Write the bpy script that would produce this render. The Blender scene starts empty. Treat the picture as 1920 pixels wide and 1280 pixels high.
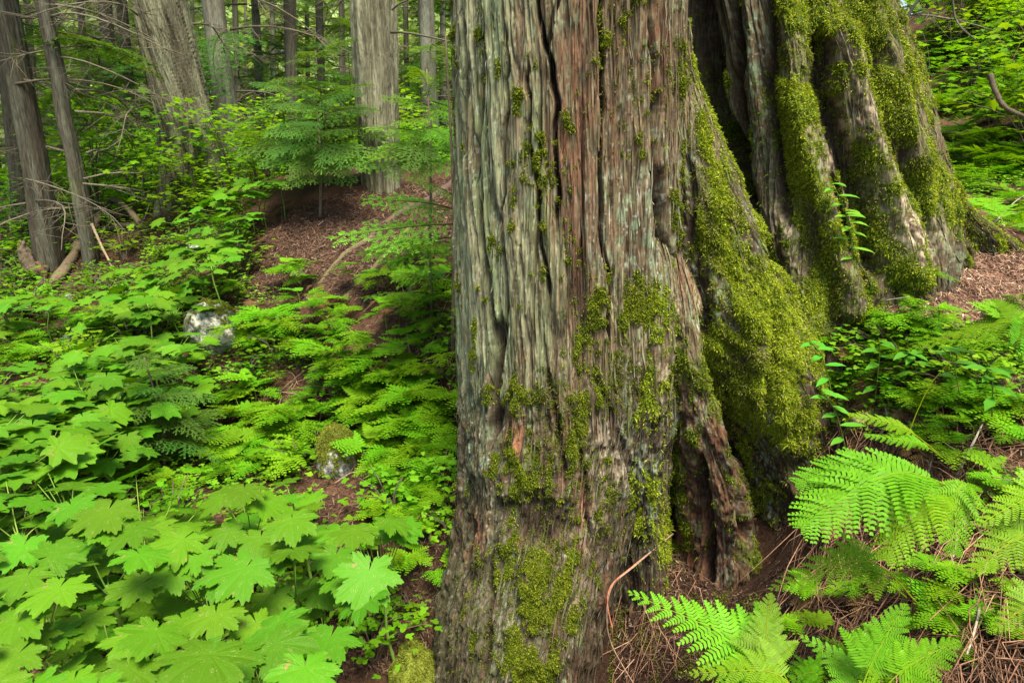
import bpy, math, random
import numpy as np
from mathutils import Vector, Matrix, Euler
C = bpy.context.scene.collection
R = math.radians
# ------------------------------------------------------------------ camera, sky, sun, exposure
PITCH = 17.0
CZ = 1.6
F = 1280.0
cam = bpy.data.objects.new('camera', bpy.data.cameras.new('camera')); C.objects.link(cam)
cam.location = (0, 0, CZ); cam.rotation_euler = (R(90-PITCH), 0, 0)
cam.data.lens = 24; cam.data.sensor_width = 36; cam.data.clip_end = 500; cam.data.clip_start = 0.05
bpy.context.scene.camera = cam
SUN_EL, SUN_AZ = 66, 158          # azimuth clockwise from +Y (the view direction)
w = bpy.data.worlds.new('World'); bpy.context.scene.world = w; w.use_nodes = True
nt = w.node_tree; bg = nt.nodes['Background']
sky = nt.nodes.new('ShaderNodeTexSky'); sky.sky_type = 'NISHITA'; sky.sun_disc = False
sky.sun_elevation = R(SUN_EL); sky.sun_rotation = R(SUN_AZ); sky.dust_density = 3.0; sky.air_density = 1.0; sky.ozone_density = 0.6
nt.links.new(sky.outputs[0], bg.inputs[0]); bg.inputs[1].default_value = 0.12
sl = bpy.data.lights.new('sun', 'SUN'); sl.energy = 4.0; sl.angle = R(22); sl.color = (1, .94, .78)
so = bpy.data.objects.new('sun', sl); C.objects.link(so)
sd = Vector((math.sin(R(SUN_AZ))*math.cos(R(SUN_EL)), math.cos(R(SUN_AZ))*math.cos(R(SUN_EL)), math.sin(R(SUN_EL))))
so.rotation_euler = sd.to_track_quat('Z', 'Y').to_euler(); so.location = (8, -4, 14)
vs = bpy.context.scene.view_settings
vs.view_transform = 'Standard'; vs.look = 'None'; vs.exposure = 1.27; vs.gamma = 1; vs.use_curve_mapping = False
cy = bpy.context.scene.cycles
cy.max_bounces = 8; cy.diffuse_bounces = 4; cy.transmission_bounces = 4; cy.transparent_max_bounces = 8

# ------------------------------------------------------------------ pixel <-> place helpers
cp, sp = math.cos(R(PITCH)), math.sin(R(PITCH))
def P(u, v, Y):
    """point of the place at forward distance Y seen at photo pixel (u, v)"""
    u = np.asarray(u, float); v = np.asarray(v, float)
    yu = (640-v)/F; yc = cp+yu*sp
    k = Y/yc
    return np.stack(np.broadcast_arrays((u-960)/F*k, Y+0*k, CZ+(-sp+yu*cp)*k), -1)
def PX(p):
    """photo pixel of a point"""
    x, y, z = p[..., 0], p[..., 1], p[..., 2]-CZ
    f = y*cp-z*sp; up = y*sp+z*cp
    f = np.where(f < .05, .05, f)
    return 960+F*x/f, 640-F*up/f
# ------------------------------------------------------------------ numpy noise
def _h(ix, iy, seed):
    n = (ix.astype(np.int64)*374761393+iy.astype(np.int64)*668265263+seed*982451653) & 0x7fffffff
    n = ((n ^ (n >> 13))*1274126177) & 0x7fffffff
    n = n ^ (n >> 16)
    return (n & 0xffff)/65535.0
def vn(x, y, seed=0):
    """smooth value noise, -1..1"""
    x, y = np.broadcast_arrays(np.asarray(x, float), np.asarray(y, float))
    ix = np.floor(x); iy = np.floor(y); fx = x-ix; fy = y-iy
    fx = fx*fx*fx*(fx*(fx*6-15)+10); fy = fy*fy*fy*(fy*(fy*6-15)+10)
    ix = ix.astype(np.int64); iy = iy.astype(np.int64)
    a = _h(ix, iy, seed); b = _h(ix+1, iy, seed); c = _h(ix, iy+1, seed); d = _h(ix+1, iy+1, seed)
    return ((a*(1-fx)+b*fx)*(1-fy)+(c*(1-fx)+d*fx)*fy)*2-1
def fbm(x, y, seed=0, o=3):
    r = 0; a = 1; t = 0
    for i in range(o):
        r = r+a*vn(x*2**i+7.3*i, y*2**i-3.1*i, seed+i*17); t += a; a *= .5
    return r/t
def ss(a, b, x):
    t = np.clip((x-a)/(b-a), 0, 1); return t*t*(3-2*t)
# ------------------------------------------------------------------ mesh helpers
def link(o, parent=None):
    C.objects.link(o)
    if parent is not None: o.parent = parent
    return o
def mesh(name, V, Fq, mat, col=None, smooth=True, uv=None):
    """V (n,3); Fq (m,k) or list of such arrays"""
    me = bpy.data.meshes.new(name)
    V = np.asarray(V, np.float32)
    Fs = [np.asarray(f, np.int32) for f in (Fq if isinstance(Fq, list) else [Fq]) if len(f)]
    loops = np.concatenate([f.ravel() for f in Fs])
    cnt = np.concatenate([np.full(len(f), f.shape[1], np.int32) for f in Fs])
    st = np.concatenate([[0], np.cumsum(cnt)[:-1]]).astype(np.int32)
    me.vertices.add(len(V)); me.vertices.foreach_set('co', V.ravel())
    me.loops.add(len(loops)); me.loops.foreach_set('vertex_index', loops)
    me.polygons.add(len(cnt)); me.polygons.foreach_set('loop_start', st); me.polygons.foreach_set('loop_total', cnt)
    if smooth: me.polygons.foreach_set('use_smooth', np.ones(len(cnt), bool))
    me.update(calc_edges=True)
    if col is not None:
        a = me.color_attributes.new('Col', 'FLOAT_COLOR', 'POINT')
        c = np.ones((len(V), 4), np.float32); c[:, :3] = col
        a.data.foreach_set('color', c.ravel())
    if uv is not None:
        l = me.uv_layers.new(name='UVMap'); l.data.foreach_set('uv', np.asarray(uv, np.float32)[loops].ravel())
    me.materials.append(mat)
    return me
def obj(name, me, parent=None, loc=None, rot=None, scale=None):
    o = bpy.data.objects.new(name, me); link(o, parent)
    if loc is not None: o.location = [float(q) for q in loc]
    if rot is not None: o.rotation_euler = rot
    if scale is not None: o.scale = (scale,)*3 if np.isscalar(scale) else scale
    return o
def tag(o, label=None, cat=None, group=None, kind=None):
    if label: o['label'] = label
    if cat: o['category'] = cat
    if group: o['group'] = group
    if kind: o['kind'] = kind
    return o
def empty(name, loc=(0, 0, 0), rot=(0, 0, 0), sc=1.0):
    o = bpy.data.objects.new(name, None); o.empty_display_size = .1
    link(o); o.location = [float(q) for q in loc]; o.rotation_euler = rot; o.scale = (sc, sc, sc); return o
class MB:
    """collects tubes and leaf shapes into one mesh"""
    def __init__(s): s.V = []; s.T = []; s.Q = []; s.c = []; s.n = 0
    def add(s, V, T=None, Q=None, col=(1, 1, 1)):
        V = np.asarray(V, float)
        if T is not None and len(T): s.T.append(np.asarray(T)+s.n)
        if Q is not None and len(Q): s.Q.append(np.asarray(Q)+s.n)
        s.V.append(V); s.c.append(np.broadcast_to(np.asarray(col, float), (len(V), 3))); s.n += len(V)
    def tube(s, pts, r0, r1=None, n=6, col=(1, 1, 1), bump=0, seed=0):
        pts = np.asarray(pts, float); m = len(pts)
        r1 = r0 if r1 is None else r1
        rr = np.linspace(r0, r1, m) if np.isscalar(r0) else np.asarray(r0)
        T = np.gradient(pts, axis=0); T /= np.linalg.norm(T, axis=1)[:, None]+1e-9
        ref = np.array([0., 0, 1]) if abs(T[m//2, 2]) < .8 else np.array([1., 0, 0])
        A = np.cross(T, ref); A /= np.linalg.norm(A, axis=1)[:, None]+1e-9; B = np.cross(T, A)
        th = np.arange(n)/n*2*np.pi
        k = np.ones((m, n))
        if bump: k = 1+bump*fbm(np.arange(n)[None, :]*1.7+seed, np.arange(m)[:, None]*.45, seed, 2)
        V = pts[:, None]+rr[:, None, None]*k[..., None]*(np.cos(th)[None, :, None]*A[:, None]+np.sin(th)[None, :, None]*B[:, None])
        i = np.arange(m-1)[:, None]*n; j = np.arange(n)[None, :]; j2 = (j+1) % n
        Q = np.stack([i+j, i+j2, i+n+j2, i+n+j], -1).reshape(-1, 4)
        V = np.concatenate([V.reshape(-1, 3), pts[:1], pts[-1:]])
        jj = np.arange(n); a = m*n
        Tt = np.concatenate([np.stack([np.full(n, a), (jj+1) % n, jj], -1), np.stack([np.full(n, a+1), (m-1)*n+jj, (m-1)*n+(jj+1) % n], -1)])
        s.add(V, Tt, Q, col)
    def build(s, name, mat, smooth=True):
        Fs = []
        if s.T: Fs.append(np.concatenate(s.T))
        if s.Q: Fs.append(np.concatenate(s.Q))
        return mesh(name, np.concatenate(s.V), Fs, mat, np.concatenate(s.c), smooth)
def smooth_path(pts, n=20):
    pts = np.asarray(pts, float); t = np.arange(len(pts)); q = np.linspace(0, len(pts)-1, n)
    k = np.minimum(q.astype(int), len(pts)-2); f = (q-k)[:, None]
    p0 = pts[np.maximum(k-1, 0)]; p1 = pts[k]; p2 = pts[k+1]; p3 = pts[np.minimum(k+2, len(pts)-1)]
    return .5*((2*p1)+(p2-p0)*f+(2*p0-5*p1+4*p2-p3)*f**2+(-p0+3*p1-3*p2+p3)*f**3)
# ------------------------------------------------------------------ materials
def mat_new(name):
    m = bpy.data.materials.new(name); m.use_nodes = True
    return m, m.node_tree, m.node_tree.nodes, m.node_tree.links, m.node_tree.nodes['Principled BSDF']
def noise_node(N, L, scale, coord, detail=4, stretch=None):
    n = N.new('ShaderNodeTexNoise'); n.inputs['Scale'].default_value = scale; n.inputs['Detail'].default_value = detail
    if stretch:
        mp = N.new('ShaderNodeMapping'); mp.inputs['Scale'].default_value = stretch; L.new(coord, mp.inputs[0]); coord = mp.outputs[0]
    L.new(coord, n.inputs['Vector']); return n
def m_vcol(name, rough=.85, bump=.3, bscale=120, stretch=None, var=.25, spec=.25):
    m, T, N, L, b = mat_new(name)
    at = N.new('ShaderNodeAttribute'); at.attribute_name = 'Col'
    tc = N.new('ShaderNodeTexCoord')
    n = noise_node(N, L, bscale, tc.outputs['Object'], 6, stretch)
    mr = N.new('ShaderNodeMapRange'); mr.inputs[1].default_value = .3; mr.inputs[2].default_value = .7; mr.inputs[3].default_value = 1-var; mr.inputs[4].default_value = 1+var
    L.new(n.outputs[0], mr.inputs[0])
    mx = N.new('ShaderNodeVectorMath'); mx.operation = 'SCALE'; L.new(at.outputs['Color'], mx.inputs[0]); L.new(mr.outputs[0], mx.inputs['Scale'])
    L.new(mx.outputs[0], b.inputs['Base Color']); b.inputs['Roughness'].default_value = rough
    b.inputs['Specular IOR Level'].default_value = spec
    if bump:
        bp = N.new('ShaderNodeBump'); bp.inputs['Strength'].default_value = bump; bp.inputs['Distance'].default_value = .01
        L.new(n.outputs[0], bp.inputs['Height']); L.new(bp.outputs[0], b.inputs['Normal'])
    return m
def m_leaf(name, col, trans=.4, rough=.45, hv=.03, vv=.35, usecol=True, speck=0, tcol=None, spec=.14, bumps=0):
    """leaf: base colour x per-object variation x vertex colour, mixed with translucency"""
    m, T, N, L, b = mat_new(name)
    oi = N.new('ShaderNodeObjectInfo'); tc = N.new('ShaderNodeTexCoord')
    hsv = N.new('ShaderNodeHueSaturation'); hsv.inputs['Color'].default_value = (*col, 1)
    h = N.new('ShaderNodeMapRange'); h.inputs[3].default_value = .5-hv; h.inputs[4].default_value = .5+hv; L.new(oi.outputs['Random'], h.inputs[0]); L.new(h.outputs[0], hsv.inputs['Hue'])
    ml = N.new('ShaderNodeMath'); ml.operation = 'MULTIPLY'; ml.inputs[1].default_value = 7.31; L.new(oi.outputs['Random'], ml.inputs[0])
    fr = N.new('ShaderNodeMath'); fr.operation = 'FRACT'; L.new(ml.outputs[0], fr.inputs[0])
    vr = N.new('ShaderNodeMapRange'); vr.inputs[3].default_value = 1-vv; vr.inputs[4].default_value = 1+vv*.35; L.new(fr.outputs[0], vr.inputs[0]); L.new(vr.outputs[0], hsv.inputs['Value'])
    out = hsv.outputs[0]
    if usecol:
        at = N.new('ShaderNodeAttribute'); at.attribute_name = 'Col'
        mx = N.new('ShaderNodeVectorMath'); mx.operation = 'MULTIPLY'; L.new(out, mx.inputs[0]); L.new(at.outputs['Color'], mx.inputs[1]); out = mx.outputs[0]
    if speck:
        vo = N.new('ShaderNodeTexVoronoi'); vo.inputs['Scale'].default_value = speck; vo.inputs['Randomness'].default_value = 1; L.new(tc.outputs['Object'], vo.inputs['Vector'])
        nn = noise_node(N, L, speck*.12, tc.outputs['Object'], 2)
        th = N.new('ShaderNodeMapRange'); th.inputs[1].default_value = .40; th.inputs[2].default_value = .68; th.inputs[3].default_value = 0.0; th.inputs[4].default_value = .26; L.new(nn.outputs[0], th.inputs[0])
        lt = N.new('ShaderNodeMath'); lt.operation = 'LESS_THAN'; L.new(vo.outputs['Distance'], lt.inputs[0]); L.new(th.outputs[0], lt.inputs[1])
        mm = N.new('ShaderNodeMix'); mm.data_type = 'RGBA'; L.new(lt.outputs[0], mm.inputs['Factor']); L.new(out, mm.inputs['A']); mm.inputs['B'].default_value = (.45, .42, .16, 1); out = mm.outputs['Result']
        n3 = noise_node(N, L, 7, tc.outputs['Object'], 5); t3 = N.new('ShaderNodeMapRange'); t3.inputs[1].default_value = .66; t3.inputs[2].default_value = .72; L.new(n3.outputs[0], t3.inputs[0])
        rr_ = N.new('ShaderNodeMath'); rr_.operation = 'MULTIPLY'; L.new(t3.outputs[0], rr_.inputs[0]); L.new(fr.outputs[0], rr_.inputs[1])
        m3 = N.new('ShaderNodeMix'); m3.data_type = 'RGBA'; L.new(rr_.outputs[0], m3.inputs['Factor']); L.new(out, m3.inputs['A']); m3.inputs['B'].default_value = (.30, .20, .07, 1); out = m3.outputs['Result']
    L.new(out, b.inputs['Base Color']); b.inputs['Roughness'].default_value = rough; b.inputs['Specular IOR Level'].default_value = spec
    tr = N.new('ShaderNodeBsdfTranslucent')
    if tcol is None: tcol = (1.25, 1.1, .35)
    tm = N.new('ShaderNodeVectorMath'); tm.operation = 'MULTIPLY'; tm.inputs[1].default_value = tcol; L.new(out, tm.inputs[0]); L.new(tm.outputs[0], tr.inputs[0])
    ms = N.new('ShaderNodeMixShader'); ms.inputs[0].default_value = trans
    if bumps:
        nb = noise_node(N, L, bumps, tc.outputs['Object'], 3); bp = N.new('ShaderNodeBump'); bp.inputs['Strength'].default_value = .35; bp.inputs['Distance'].default_value = .006
        L.new(nb.outputs[0], bp.inputs['Height']); L.new(bp.outputs[0], b.inputs['Normal'])
    L.new(b.outputs[0], ms.inputs[1]); L.new(tr.outputs[0], ms.inputs[2]); L.new(ms.outputs[0], N['Material Output'].inputs[0])
    return m
M_bark = m_vcol('bark', .92, .9, 95, (1, 1, .10), .5, .15)
M_burl = m_vcol('mossy bark', .92, .9, 70, (1, 1, .3), .5, .15)
M_moss = m_leaf('moss', (1, 1, 1), .35, .8, 0, 0, True, tcol=(1.15, 1.05, .4), spec=.1)
M_soil = m_vcol('soil', .95, .8, 60, None, .45, .1)
M_wood = m_vcol('dead wood', .85, .5, 70, (1, 1, .4), .35, .2)
M_rock = m_vcol('stone', .9, .7, 55, None, .45, .2)
M_litter = m_vcol('litter', .9, 0, 90, None, .3, .1)
M_devil = m_leaf('broad leaf', (.092, .245, .008), .30, .5, .015, .34, True, 95, spec=.14, bumps=38, tcol=(1.1, 1.1, .3))
M_fern = m_leaf('fern leaf', (.140, .33, .008), .38, .5, .018, .34, True)
M_dead = m_leaf('withered fern', (.22, .12, .05), .25, .7, .02, .4, True, tcol=(1, 1, .8))
M_herb = m_leaf('herb leaf', (.12, .33, .025), .40, .42, .025, .3, True)
M_herbb = m_leaf('bluish herb leaf', (.035, .20, .05), .35, .42, .015, .3, True)
M_shrub = m_leaf('shrub leaf', (.17, .38, .012), .55, .5, .02, .3, True)
M_conif = m_leaf('conifer needles', (.085, .19, .028), .45, .55, .02, .35, True, tcol=(1.4, 1.3, .35))
M_stem = m_leaf('green stem', (.16, .26, .04), .0, .5, .02, .3, False)
# ------------------------------------------------------------------ terrain
GC = [(-300,1280,2.3),(0,1280,2.4),(400,1280,2.6),(800,1300,3.0),(0,1000,3.3),(400,1000,3.45),(800,1000,3.5),
 (-300,900,3.9),(0,800,4.7),(400,800,4.9),(640,840,4.6),(850,800,4.5),(0,620,6.7),(380,620,6.1),(700,620,5.6),(850,600,5.2),
 (0,520,8.2),(180,530,7.8),(500,505,6.9),(640,505,6.7),(850,480,6.4),(300,412,8.9),(520,398,8.1),(620,352,8.2),(700,362,8.2),(850,325,8.3),(400,400,8.7),
 (-200,430,11),(60,430,11),(400,372,14),(100,385,15),(640,345,14),(0,340,25),(450,335,26),(700,330,26),(300,318,42),
 (1200,1090,3.0),(1240,1000,3.35),(1450,1075,3.1),(1300,1280,2.45),(1150,1290,2.8),(1500,1290,1.95),(1700,1280,1.7),(1900,1280,1.5),(2200,1200,1.5),
 (1640,1060,2.35),(1900,1000,1.95),(1580,850,2.9),(1520,960,3.0),(1900,800,2.6),(1570,740,3.3),(1620,590,3.5),(1900,620,3.4),(1755,500,4.05),(1850,455,4.4),(1900,452,4.6),(2200,500,5),
 (1900,390,7),(1830,270,10),(1720,190,14),(1980,60,13),(1300,320,9),(1050,320,10),(1300,200,16),(1900,-60,20),(1000,310,26),(1600,180,26)]
gp = np.array([P(u, v, Y) for u, v, Y in GC])
gp = np.concatenate([gp, [(-8,-3,-.4),(0,-3,.0),(0,.3,-.1),(1.2,.3,.1),(6,-3,.8),(-3,0,-.7),(3,.5,.5),(-40,20,-3),(-30,60,-2),(0,60,-1),(40,60,9),(30,20,7),(12,6,2.5),(0,100,0),(-60,100,-2),(60,100,15),(-15,5,-2.2),(-25,-3,-1.5),(25,-3,5)]])
def _tps(r2): return r2*np.log(r2+1e-9)*.5
def _solve():
    x = gp[:, :2]; n = len(x); d = ((x[:, None]-x[None])**2).sum(-1)
    A = np.zeros((n+3, n+3)); A[:n, :n] = _tps(d)+np.eye(n)*.02; A[:n, n] = 1; A[:n, n+1:] = x; A[n:, :n] = A[:n, n:].T
    return np.linalg.solve(A, np.concatenate([gp[:, 2], [0, 0, 0]]))
GW = _solve()
def gz0(x, y):
    x = np.asarray(x, float); y = np.asarray(y, float); sh = np.broadcast(x, y).shape
    x = np.broadcast_to(x, sh).ravel(); y = np.broadcast_to(y, sh).ravel(); n = len(gp); out = np.empty(len(x))
    for i in range(0, len(x), 60000):
        a, b = x[i:i+60000], y[i:i+60000]
        d = (a[:, None]-gp[None, :, 0])**2+(b[:, None]-gp[None, :, 1])**2
        out[i:i+60000] = _tps(d)@GW[:n]+GW[n]+GW[n+1]*a+GW[n+2]*b
    return out.reshape(sh)
def gz(x, y):
    return gz0(x, y)+.05*fbm(x*1.6, y*1.6, 3, 3)+.02*vn(x*7, y*7, 9)
def ground(u, v, ymin=.9, ymax=60):
    """where the sight lines through photo pixels meet the terrain"""
    u = np.atleast_1d(np.asarray(u, float)); v = np.atleast_1d(np.asarray(v, float))
    Ys = np.concatenate([np.arange(ymin, 6, .08), np.arange(6, 16, .25), np.arange(16, ymax, 1.5)])
    best = np.full(len(u), float(ymax)); prev = np.full(len(u), ymin); done = np.zeros(len(u), bool)
    for Y in Ys:
        p = P(u, v, Y); hit = (p[:, 2] < gz0(p[:, 0], p[:, 1])) & ~done
        best[hit] = Y; done |= hit
    lo = best-np.where(best < 6, .08, np.where(best < 16, .25, 1.5)); hi = best.copy()
    for _ in range(5):
        mid = (lo+hi)/2; p = P(u, v, 1)*0
        yu = (640-v)/F; k = mid/(cp+yu*sp); x = (u-960)/F*k; z = CZ+(-sp+yu*cp)*k
        below = z < gz0(x, mid); hi = np.where(below, mid, hi); lo = np.where(below, lo, mid)
    yu = (640-v)/F; k = hi/(cp+yu*sp); x = (u-960)/F*k
    return np.stack([x, hi, gz(x, hi)], -1), done
def make_ground():
    ys = np.concatenate([np.linspace(-14, .6, 24)[:-1], np.geomspace(1.0, 110, 560)-.4])
    t = np.sinh(np.linspace(-1, 1, 561)*2.2)/np.sinh(2.2)
    X = t[None, :]*(np.abs(ys)[:, None]*1.5+14); Y = np.broadcast_to(ys[:, None], X.shape)
    Z = gz(X, Y)+np.where(Y < 16, .012*fbm(X*22, Y*22, 31, 2), 0)
    n, m = X.shape
    i = np.arange(n-1)[:, None]*m; j = np.arange(m-1)[None]
    Q = np.stack([i+j, i+j+1, i+m+j+1, i+m+j], -1).reshape(-1, 4)
    a = ss(-.3, .5, fbm(X*2.2, Y*2.2, 51, 3))[..., None]; b = ss(.0, .6, fbm(X*6, Y*6, 61, 3))[..., None]
    col = np.array([.055, .030, .018])*(1-a)+np.array([.115, .060, .036])*a
    col = col*(1-b*.5)+np.array([.03, .018, .011])*b*.5
    dk = np.exp(-((X-.75)**2/.5+(Y-2.75)**2/.35))[..., None]*.65; col = col*(1-dk)  # soil by the hollow: dark mud, with shade put into its colour
    far = ss(9.5, 14, Y)[..., None]*(X < 2)[..., None]; col = col*(1-far)+np.array([.06, .10, .02])*far
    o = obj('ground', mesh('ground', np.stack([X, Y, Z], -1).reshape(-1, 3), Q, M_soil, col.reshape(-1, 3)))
    tag(o, 'brown needle covered forest floor sloping down to the left', 'ground', kind='structure')
make_ground()
# ------------------------------------------------------------------ the giant cedar
def lin(*c): return np.array([(q/255.)**2.2 for q in c])
def ucurve(pts, v): pts = np.asarray(pts, float); return np.interp(v, pts[:, 0], pts[:, 1])
def tube_surface(keys, nf, dz, zlow, top, seed):
    k = np.array(keys, float)
    L = P(k[:, 1], k[:, 0], k[:, 3]); Rr = P(k[:, 2], k[:, 0], k[:, 3])
    z = L[:, 2]; o = np.argsort(z); z, xl, xr, yc, b = z[o], L[o, 0], Rr[o, 0], k[o, 3], k[o, 4]
    zt = z[-1]; zs = np.arange(max(z[0], zlow), zt, dz)
    if top: zs = np.concatenate([zs, np.arange(zt, top, .04)])
    def it(f):
        g = np.interp(zs, z, f)
        s = max(3, int(.10/dz)); kk = np.ones(s)/s
        g2 = np.convolve(np.pad(g, s, mode='edge'), kk, 'same')[s:-s]
        return g2
    xl, xr, yc, b = it(xl), it(xr), it(yc), it(b)
    if top:
        h = np.clip(zs-zt, 0, None); sh = np.clip(1-h*.05, .3, 1); c = (xl+xr)/2
        xl = c-(c-xl)*sh; xr = c+(xr-c)*sh
    front = np.linspace(-np.pi*1.03, np.pi*.03, nf); back = np.linspace(np.pi*.03, np.pi*.97, 46)[1:-1]
    ph = np.concatenate([front, back])
    cx = (xl+xr)/2; a = (xr-xl)/2
    X = cx[:, None]+a[:, None]*np.cos(ph)[None]; Y = yc[:, None]+b[:, None]*np.sin(ph)[None]
    Z = np.broadcast_to(zs[:, None], X.shape)
    nx = np.cos(ph)[None]*b[:, None]; ny = np.sin(ph)[None]*a[:, None]; ln = np.hypot(nx, ny)+1e-6; nx = nx/ln; ny = ny/ln
    s = (ph+np.pi/2)[None]*((a+b)/2).mean()+0*Z
    return X, Y, Z, nx, ny, s
def faces_grid(n, m):
    i = np.arange(n-1)[:, None]*m; j = np.arange(m)[None]; j2 = (j+1) % m
    return np.stack([i+j, i+j2, i+m+j2, i+m+j], -1).reshape(-1, 4)
def bark(s, z, seed, spiral=0.0, lump=1.0):
    s = s+spiral*z
    wr = .030*vn(s*3, z*.55, seed+5)+.007*vn(s*12, z*2.2, seed+6)
    n1 = fbm((s+wr)/.085, z/2.0, seed, 2); n2 = fbm((s+wr)/.034, z/.8, seed+1, 2); n3 = vn((s+wr)/.012, z/.32, seed+2)
    n4 = vn((s+wr*1.3)/.0055, z/.14, seed+3); fl = fbm((s+wr)/.03, z/.22, seed+13, 3)*4; fl = np.floor(fl)+ss(.0, .25, fl-np.floor(fl))
    c1 = np.exp(-(n1/.085)**2)*ss(-.35, .3, vn(s*5, z*.9, seed+8)); c2 = np.exp(-(n2/.11)**2)*ss(-.4, .3, vn(s*7, z*2, seed+9))
    c3 = np.exp(-(n3/.13)**2)
    plates = .010*np.sign(n1)*np.minimum(np.abs(n1)*4, 1)
    d = plates+.018*vn(s/.16, z/1.5, seed+4)*lump-.036*c1-.016*c2-.006*c3+.004*n2+.0045*n3+.0022*n4+.0035*fl
    return d, c1, c2, n1, n2, n3
# blobs: (u, v, ru, rv, strength)
MOSS = [(1345,440,45,130,1.1),(1400,560,70,90,1.0),(1330,230,30,90,.6),(1310,150,20,60,.5),(1430,700,90,120,.9),(1350,660,60,60,1.0),(1500,800,60,90,.6),
 (1480,60,30,100,.8),(1495,210,40,110,1.0),(1530,330,40,90,1.0),(1555,470,45,110,1.0),(1520,560,70,70,1.0),(1600,30,80,50,1.1),(1580,150,45,60,.6),(1640,330,35,90,.9),
 (1650,420,35,60,.9),(1690,480,40,60,.9),(1620,110,40,40,.4),(1685,190,40,140,1.1),(1640,160,30,60,.5),(1730,330,35,90,1.0),(1780,390,30,40,.8),(1610,520,40,60,.8),(1600,600,60,60,.7),
 (1180,580,50,45,.6),(1115,600,40,80,.45),(1055,740,60,35,.65),(1010,840,35,35,.7),(1070,840,30,80,.65),(1180,720,50,60,.7),(1260,720,40,40,.7),(1040,1080,60,100,.7),(960,1100,35,100,.42),
 (900,1190,45,100,.35),(950,900,30,50,.4),(980,1240,70,50,.42),(1130,960,40,60,.4),(1295,920,35,130,.5),(1160,100,50,240,.22),(1030,330,40,70,.25),(1100,200,60,160,.12),(1245,130,25,120,.3),
 (1270,980,40,120,.4),(1430,1040,25,40,.7),(1500,640,60,60,.7),(985,740,60,30,.4),(1240,600,40,60,.4),(1080,500,20,200,.15),(1440,450,30,60,.6),(1420,900,50,90,.35)]
LICH = [(1190,430,60,110,1.0),(1330,560,40,60,.9),(900,250,60,400,.5),(960,300,60,300,.35),(1180,850,50,120,.35),(1420,840,14,130,.8),(1440,930,18,80,.8),(1430,180,25,160,.7),(1210,900,25,90,.7),(1360,540,40,60,.8),(900,800,40,200,.4),(1300,300,20,60,.4)]
TAN = [(1590,230,60,120,.7),(1560,100,30,60,.4),(1700,400,35,90,1.0),(1660,300,30,60,.6),(1470,560,30,90,.5),(1500,420,30,60,.6),(1130,860,40,55,.45),(1110,1000,30,40,.4),(1080,1120,30,50,.3),(960,1160,50,50,.2),(1740,440,20,50,.9),(1480,600,40,50,.4),(1240,690,40,40,.5),(1540,540,30,30,.6)]
RED = [(960,830,18,45,1.0),(1047,770,16,55,.8),(1095,980,9,50,1.0),(1075,560,14,130,.5),(1075,200,45,320,.6),(1220,150,25,160,.6),(1085,450,30,150,.5),(1040,850,30,60,.4),(1290,1020,35,60,.8),(1340,900,45,120,.5),(980,150,12,140,.5),(1000,1010,60,25,.3),(1000,330,14,120,.3),(1150,200,30,200,.25),(890,1000,20,50,.6)]
def blobs(L_, u, v):
    r = 0*u
    for a, b, ru, rv, st in L_: r = np.maximum(r, st*np.exp(-(((u-a)/ru)**2+((v-b)/rv)**2)*.7))
    return r
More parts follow.
